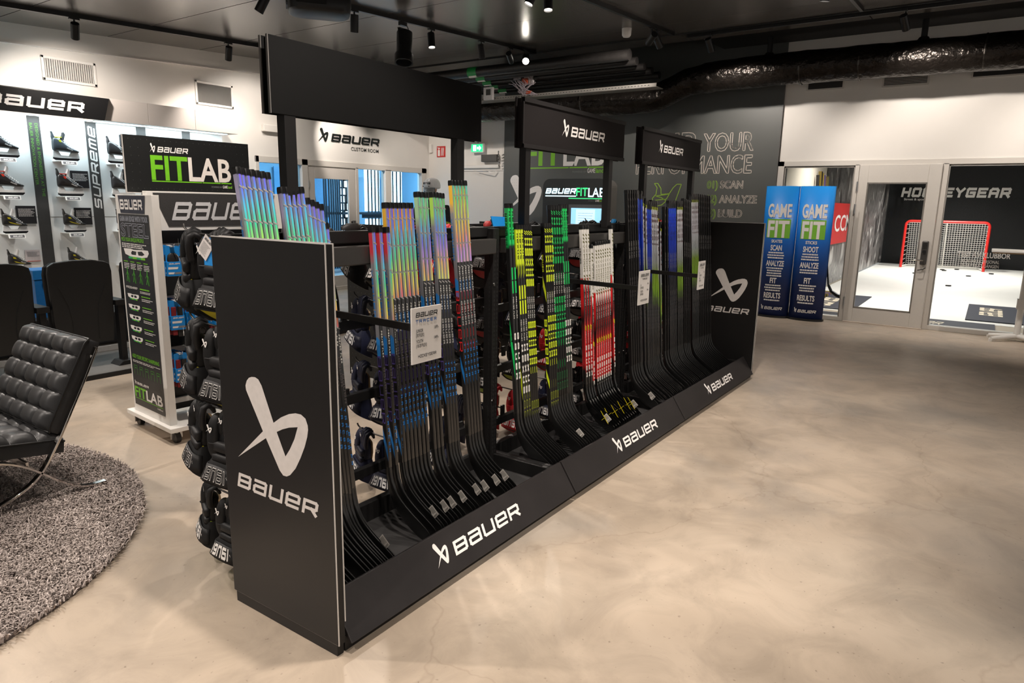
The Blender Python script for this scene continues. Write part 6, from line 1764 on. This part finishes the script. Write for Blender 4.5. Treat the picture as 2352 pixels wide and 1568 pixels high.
tag(mb.build('blue_tag'), 'blue and white tag sticking up behind the first upright of the rack', 'tag')
# ---------------- ceiling services ----------------
def P(px_, py_, ax, v):
    d = cf + cr * ((px_ - 1176) / FPX) - cu * ((py_ - 784) / FPX)
    o = Vector((0, 0, CAM_H)); i = 'xyz'.index(ax); return o + d * ((v - o[i]) / d[i])
tm = M('track_black', (14, 14, 14), .4)
tracks = [(8.3, -3.0, 8.3, 'above the left wall display'), (5.7, -3.0, 8.75, 'through the middle of the ceiling'), (3.6, -3.0, 8.7, 'over the near side of the rack'), (1.45, -3.0, 8.7, 'added over the open aisle'), (-1.0, -3.0, 8.7, 'added over the right of the aisle')]  # the last two tracks are added to carry unseen spots
for y, a, b, lab in tracks:
    mb = MB().m(tm); mb.hexa([(xx, y + q, ceil_z(xx) - dz) for dz in (.045, .0) for xx, q in ((a, -.018), (b, -.018), (b, .018), (a, .018))])
    tag(mb.build('lighting_track'), 'long black lighting track %s' % lab, 'track', 'lighting tracks')
mb = MB().m(tm); mb.box(8.90, -2, 3.665, 8.936, 3.5, 3.71); tag(mb.build('lighting_track'), 'black lighting track across the ceiling edge at upper right', 'track', 'lighting tracks')
lens_on = M('spot_lens', (255, 244, 232), .5, emit=14)
lens_off = M('spot_lens_off', (60, 60, 62), .2)
def spot(x, y, aim, on, energy, lab, size=46, color=NEUT, bright=None, r=.042, ln=.17, drop=.07, vis=True):
    zc = ceil_z(x) if y > -9 else 3.4
    if x > 8.85: zc = 3.72
    t = thing('track_spot', lab, 'spotlight', (x, y, zc), 'spotlights on the tracks')
    d = (Vector(aim) - Vector((x, y, zc - .15))).normalized()
    top = Vector((x, y, zc - .045))
    c = Vector((x, y, zc - .045 - drop - .05))
    mb = MB().m(tm); mb.box(x - .05, y - .016, zc - .062, x + .05, y + .016, zc - .043); mb.cyl((x, y, zc - .06), c, .010, 8); mb.build('bracket', t)
    mb = MB().m(M('spot_can', (22, 22, 23), .38)); a = c - d * ln * .45; b = c + d * ln * .55
    mb.lathe([(.001, 0), (r * .96, 0), (r, .006), (r, ln), (r * .92, ln), (r * .9, ln - .014), (.001, ln - .014)], a, 20, d); mb.build('housing', t, smooth=40)
    mb = MB().m(bright or (lens_on if on else lens_off)); mb.lathe([(.001, 0), (r * .86, 0)], b - d * .012, 18, d); mb.build('lens', t)
    if on:
        l = bpy.data.lights.new('spot_light', 'SPOT'); l.energy = energy; l.color = color; l.spot_size = math.radians(size); l.spot_blend = .6; l.shadow_soft_size = .035
        lo = bpy.data.objects.new('spot_light', l); COL.objects.link(lo); lo.location = b + d * .004
        lo.rotation_euler = d.to_track_quat('-Z', 'Y').to_euler()
S = SPOT_W
# track spots in view, with a few unseen ones added for light
spot(3.74, 8.3, (4.1, 9.35, 1.9), True, S * .5, 'black spotlight farthest left on the left-wall track', 125)
spot(5.56, 8.3, (5.95, 9.2, 1.9), True, S * .65, 'black spotlight on the left-wall track beside the big header board, aimed at the wall', 100)
spot(7.35, 8.3, (8.4, 9.35, 2.35), True, S * 1.15, 'black spotlight on the left-wall track hidden over the room sign', 44)
spot(8.15, 8.3, (10.58, 8.4, 1.4), True, S * .8, 'added black spotlight at the far end of the left-wall track, aimed at the emergency door', 90)  # unseen spot, added to brighten the white wall by the door
spot(6.45, 8.3, (6.6, 9.35, 2.0), True, S * .35, 'added black spotlight on the left-wall track behind the big header board', 120)  # added out of sight to even the light on the left wall
spot(1.9, 8.3, (2.4, 9.35, 1.9), True, S * .5, 'added black spotlight on the left-wall track beyond the left edge', 125)  # added past the frame edge, also to fill the left wall
spot(5.30, 5.7, (5.6, 6.2, 0), False, 0, 'black spotlight just under the projector')
spot(6.50, 5.7, (6.1, 5.0, 0), True, S, 'lit spotlight on the middle track right of the big theatre lamp', 60)
spot(7.47, 5.7, (7.9, 5.4, 0), False, 0, 'black tilted spotlight on the middle track, second from its far end')
spot(8.12, 5.7, (10.55, 6.5, 2.1), False, 0, 'brushed spotlight at the far end of the middle track beside the glaring lamp', 75)
spot(8.36, 5.6, (5.0, 3.4, 1.0), True, S * .8, 'glaring spotlight at the far end of the middle track', 70, bright=M('spot_lens_hot', (255, 246, 230), .5, emit=40), r=.05)
spot(5.72, 3.6, (5.2, 3.1, 0), True, S, 'lit spotlight at the top edge of the picture, right one of two', 62)
spot(5.46, 3.6, (4.2, 4.4, 0), True, S * .5, 'lit spotlight at the top edge of the picture, left one of two', 60)
spot(8.05, 3.6, (10.55, 6.5, 1.9), True, S * 1.5, 'switched-on dark spotlight near the far end of the near track, left one of two', 70)  # fixture looks dark from here; switched on to light the charcoal wall
spot(8.22, 3.6, (10.2, 3.1, 1.3), False, 0, 'dark tilted spotlight near the far end of the near track, right one of two')
spot(8.92, 1.05, (10.58, .55, 1.7), True, S * 1.0, 'lit tilted spotlight at the upper right, aimed at the white wall', 100)
spot(8.92, 3.2, (10.58, 2.9, 1.6), True, S * .95, 'tilted spotlight at the near end of the cross track by the charcoal wall', 100)
spot(8.92, -1.0, (10.58, -1.2, 1.7), True, S * .95, 'tilted spotlight on the cross track beyond the right edge', 100)
spot(4.20, 5.7, (3.3, 7.6, 0), True, S * .9, 'lit spotlight cut by the top edge left of the projector', 60)
# unseen spots added outside the picture to light floor, rack and gondola
for x, y, aim, e in ((1.2, 8.3, (2.0, 8.9, 1.0), .7), (-1.0, 5.7, (.5, 4.2, 0), 1.2), (1.3, 5.7, (1.3, 4.2, 0), 1.3), (2.9, 5.7, (2.6, 5.0, 0), 1.0), (.2, 3.6, (.8, 2.6, 0), 1.2), (2.0, 3.6, (2.5, 4.2, 1.1), 1.3), (3.4, 3.6, (3.2, 2.5, .6), 1.0),
                     (-.6, 1.45, (.9, 1.5, .3), 1.1), (1.6, 1.45, (2.1, 1.9, .5), 1.4), (3.3, 1.45, (3.6, 1.7, .6), 1.3), (5.0, 1.45, (5.2, 1.5, .5), 1.1), (6.9, 1.45, (7.2, 1.9, .3), .55), (2.4, -1.0, (3.4, .5, 0), 1.2), (4.6, -1.0, (5.4, .3, 0), .9), (0.2, -1.0, (1.0, .2, 0), 1.2)):
    spot(x, y, aim, True, S * e, 'added lit spotlight beyond the top edge at the %.0f-metre mark of its track' % (x + 4), 74)
# theatre lamp
t = thing('theatre_lamp', 'large black theatre lamp on a yoke under the middle track', 'spotlight', (6.02, 5.7, 3.5))
mb = MB().m(M('lamp_black', (16, 16, 16), .45)); mb.box(5.97, 5.68, 3.475, 6.07, 5.72, 3.515); mb.beam((5.96, 5.7, 3.44), (5.90, 5.62, 3.25), .03, .006); mb.beam((6.08, 5.7, 3.44), (6.10, 5.75, 3.25), .03, .006); mb.beam((5.95, 5.7, 3.445), (6.09, 5.7, 3.445), .03, .008); mb.build('yoke', t)
d = Vector((-.22, -.16, -.95)).normalized(); mb = MB().m(M('lamp_black', (16, 16, 16), .45)); mb.lathe([(.001, 0), (.075, 0), (.088, .01), (.088, .10), (.086, .24), (.105, .27), (.105, .36), (.09, .36), (.085, .30), (.001, .30)], Vector((6.06, 5.71, 3.42)), 24, d); mb.build('housing', t, smooth=40)
mb = MB().m(black_plas); mb.tube([(6.09, 5.72, 3.40), (6.16, 5.74, 3.46), (6.12, 5.73, 3.50)], .006, 6); mb.build('cable', t)
# projector
t = thing('ceiling_projector', 'black video projector hanging at the top of the picture', 'projector', (4.5, 5.05, 3.2))
pj = M('projector_black', (26, 26, 27), .45)
c = Vector((4.36, 5.13, 3.235)); ax = Vector((.80, -.6, 0)).normalized(); ay = Vector((.6, .8, 0)).normalized()
def pjp(u, v, z): return c + ax * u + ay * v + Z_ * z
mb = MB().m(pj); rings = []
for z, k in ((-.085, .86), (-.07, .97), (-.02, 1.0), (.06, 1.0), (.085, .95)):
    rings.append([tuple(pjp(x * .27 * k, y * .19 * k, z)) for x, y in [(math.copysign(abs(math.cos(q)) ** .45, math.cos(q)), math.copysign(abs(math.sin(q)) ** .45, math.sin(q))) for q in [2 * PI * i / 28 for i in range(28)]]])
mb.loft(rings); mb.build('body', t, smooth=50)
mb = MB().m(M('projector_grille', (60, 60, 62), .5))
for k in range(7): mb.beam(pjp(-.276, -.13 + .0, -.05 + k * .016), pjp(-.276, .02, -.05 + k * .016), .012, .005)
mb.build('vent_grille', t)
mb = MB().m(M('projector_port', (6, 6, 6), .6)); mb.beam(pjp(-.20, -.192, 0), pjp(.05, -.192, 0), .01, .07); mb.build('socket_bay', t)
mb = MB().m(blackmet); mb.cyl(pjp(0, 0, .08), pjp(0, 0, .26), .03, 14); mb.build('mount_pole', t)
mb = MB().m(black_plas); mb.tube([pjp(-.26, -.05, .03), pjp(-.36, -.06, .0), pjp(-.42, -.02, .06), pjp(-.45, .0, .2)], .005, 6); mb.build('cable', t)
# ducts
foil_b = M('duct_foil', (44, 40, 37), .28, .75, var=.3, vs=9, bump=1.0, bs=11, bd=.03)
t = thing('air_duct', 'large black foil-wrapped air duct running along the right-hand side under the ceiling', 'duct', (10, 2, 3.36))
mb = MB().m(foil_b)
pts = [(10.0, -4.5, 3.35), (10.0, -2.0, 3.35), (10.0, 0.0, 3.36), (10.0, 1.3, 3.37), (10.0, 2.5, 3.38), (9.99, 3.45, 3.36), (9.97, 3.85, 3.31), (9.92, 4.30, 3.12), (9.88, 4.75, 3.085), (9.8, 5.6, 3.11), (9.75, 6.6, 3.10), (9.7, 7.6, 3.09), (9.7, 8.6, 3.08)]
fine = []
for i in range(len(pts) - 1):
    n = 6 if abs(pts[i][1] - pts[i + 1][1]) < .7 else 10
    for k in range(n):
        q = k / n; fine.append(tuple(pts[i][j] * (1 - q) + pts[i + 1][j] * q for j in range(3)))
rr = [(.205 if p[1] < 3.6 else .19) * (1 + .02 * math.sin(p[1] * 9) + .012 * math.sin(p[1] * 23)) for p in fine]
mb.tube(fine, rr, 22); mb.build('pipe', t, smooth=70)
for y in (2.75, .95):
    mb = MB().m(blackmet); mb.cyl((10.0, y, 3.56), (10.0, y, 4.28), .035, 8); mb.lathe([(.05, 0), (.07, .02), (.05, .05)], (10, y, 3.55), 12); mb.build('hanger', t)
mb = MB().m(M('duct_band', (70, 66, 62), .3, .8))
for y in (-.6, .3, 1.6, 2.3, 5.4, 6.3): mb.lathe([(.207, 0), (.211, .01), (.207, .02)], (10.0 if y < 4 else 9.78, y, 3.365 if y < 4 else 3.105), 24, (0, 1, 0))
mb.build('joint_band', t)
gpos = [(8.72, 6.75, 3.50), (8.96, 6.78, 3.46), (9.22, 6.85, 3.435), (9.48, 6.9, 3.42), (9.74, 6.92, 3.40)]
for i, (x, y, z) in enumerate(gpos):
    r = (.075, .055, .05, .05, .05)[i]
    t = thing('service_pipe', 'dark insulated pipe with a green band above the header boards, %s from the left' % ordinal(i), 'pipe', (x, y, z), 'green-banded pipes')
    mb = MB().m(M('pipe_wrap', (40, 38, 37), .35, .5, var=.4, vs=14, bump=.6, bs=40)); mb.cyl((x, 4.2, z), (x, 9.3, z), r, 18); mb.build('pipe', t, smooth=50)
    mb = MB().m(M('band_green_bright', (10, 140, 60), .45)); mb.lathe([(r + .004, 0), (r + .004, .17)], (x, y - .05, z), 20, (0, 1, 0)); mb.build('green_band', t, smooth=60)
    mb = MB().m(white_ink); mb.box(x - r * .7, y - .04, z - r - .006, x - r * .1, y + .10, z - r * .78); mb.build('marker', t)
t = thing('cable_tray', 'pale perforated cable tray above the header boards', 'tray', (9.2, 6.3, 3.18))
mb = MB().m(M('tray_zinc', (150, 146, 140), .4, .5)); mb.box(9.18, 4.0, 3.155, 9.19, 7.3, 3.20).box(9.18, 4.0, 3.15, 9.42, 7.3, 3.158); mb.build('channel', t)
mb = MB().m(black_plas)
for k in range(60): mb.box(9.178, 4.1 + k * .05, 3.172, 9.181, 4.125 + k * .05, 3.180)
mb.build('slots', t)['kind'] = 'stuff'
for i, (x, y, z, a, b) in enumerate(((9.1, 6.72, 3.15, .17, .19), (9.15, 6.47, 3.46, .17, .11), (9.15, 6.22, 3.42, .13, .10), (9.15, 6.0, 3.33, .16, .14))):
    mb = MB().m(M('junction_white', (196, 192, 190), .5)); mb.box(x, y, z, x + .05, y + a, z + b)
    if i == 0: mb.m(M('junction_hole', (60, 58, 56), .6)); mb.box(x - .002, y + .03, z + .07, x, y + .12, z + .16)
    tag(mb.build('junction_box', bevel=.005), ['white bracket box standing on the cable tray by the big header board', 'white junction box over the cable tray, leftmost of three', 'white junction box over the cable tray, middle of three', 'white junction box over the cable tray with an orange cap, rightmost of three'][i], 'box', 'boxes among the ceiling services')
mb = MB().m(M('cable_grey', (150, 140, 145), .5)); r5 = random.Random(8)
for k in range(16):
    y0 = 6.45 - r5.random() * .45; mb.tube([(9.13, y0, 3.46 - r5.random() * .1), (9.1, y0 - .1, 3.34), (9.1, 6.15 + r5.uniform(-.1, .1), 3.24 + r5.uniform(-.04, .03)), (9.12, 6.02 + r5.uniform(-.15, .15), 3.17)], .006, 5)
mb.m(M('cap_orange', (170, 70, 40), .5)); mb.box(9.1, 6.0, 3.19, 9.14, 6.08, 3.23).box(9.12, 6.08, 3.33, 9.17, 6.17, 3.42)
o = mb.build('cable_bunch'); tag(o, 'tangle of pale cables hanging over the cable tray', 'cables'); o['kind'] = 'stuff'
mb = MB().m(white_lam); c = Vector((8.13, 3.97, ceil_z(8.13))); mb.lathe([(.001, -.10), (.04, -.10), (.055, -.08), (.058, -.03), (.06, 0)], c, 20); tag(mb.build('smoke_detector', smooth=40), 'white smoke detector on the dark ceiling', 'detector')
for i, (y0, y1, z0, z1) in enumerate(((2.34, 1.90, 3.18, 3.40), (1.40, .905, 3.155, 3.40), (.42, -.4, 3.19, 3.42))):
    t = thing('wall_grille', 'grille below the duct on the white right-hand wall, %s from the left' % ordinal(i), 'vent', (WX, y0, z0), 'grilles under the duct')
    mb = MB().m(grey_frame); mb.box(WX - .015, y1, z0 - .02, WX, y0, z0).box(WX - .015, y1, z1, WX, y0, z1 + .02).box(WX - .015, y1 - .02, z0 - .02, WX, y1, z1 + .02).box(WX - .015, y0, z0 - .02, WX, y0 + .02, z1 + .02); mb.build('frame', t)
    mb = MB().m(M('grille_dark', (44, 42, 40), .6)); mb.box(WX - .004, y1, z0, WX - .001, y0, z1); mb.build('backing', t)
    if i == 1:
        mb = MB().m(grey_frame)
        for k in range(14): mb.box(WX - .013, y1, z0 + .004 + k * .018, WX - .005, y0, z0 + .010 + k * .018)
        mb.build('slats', t)
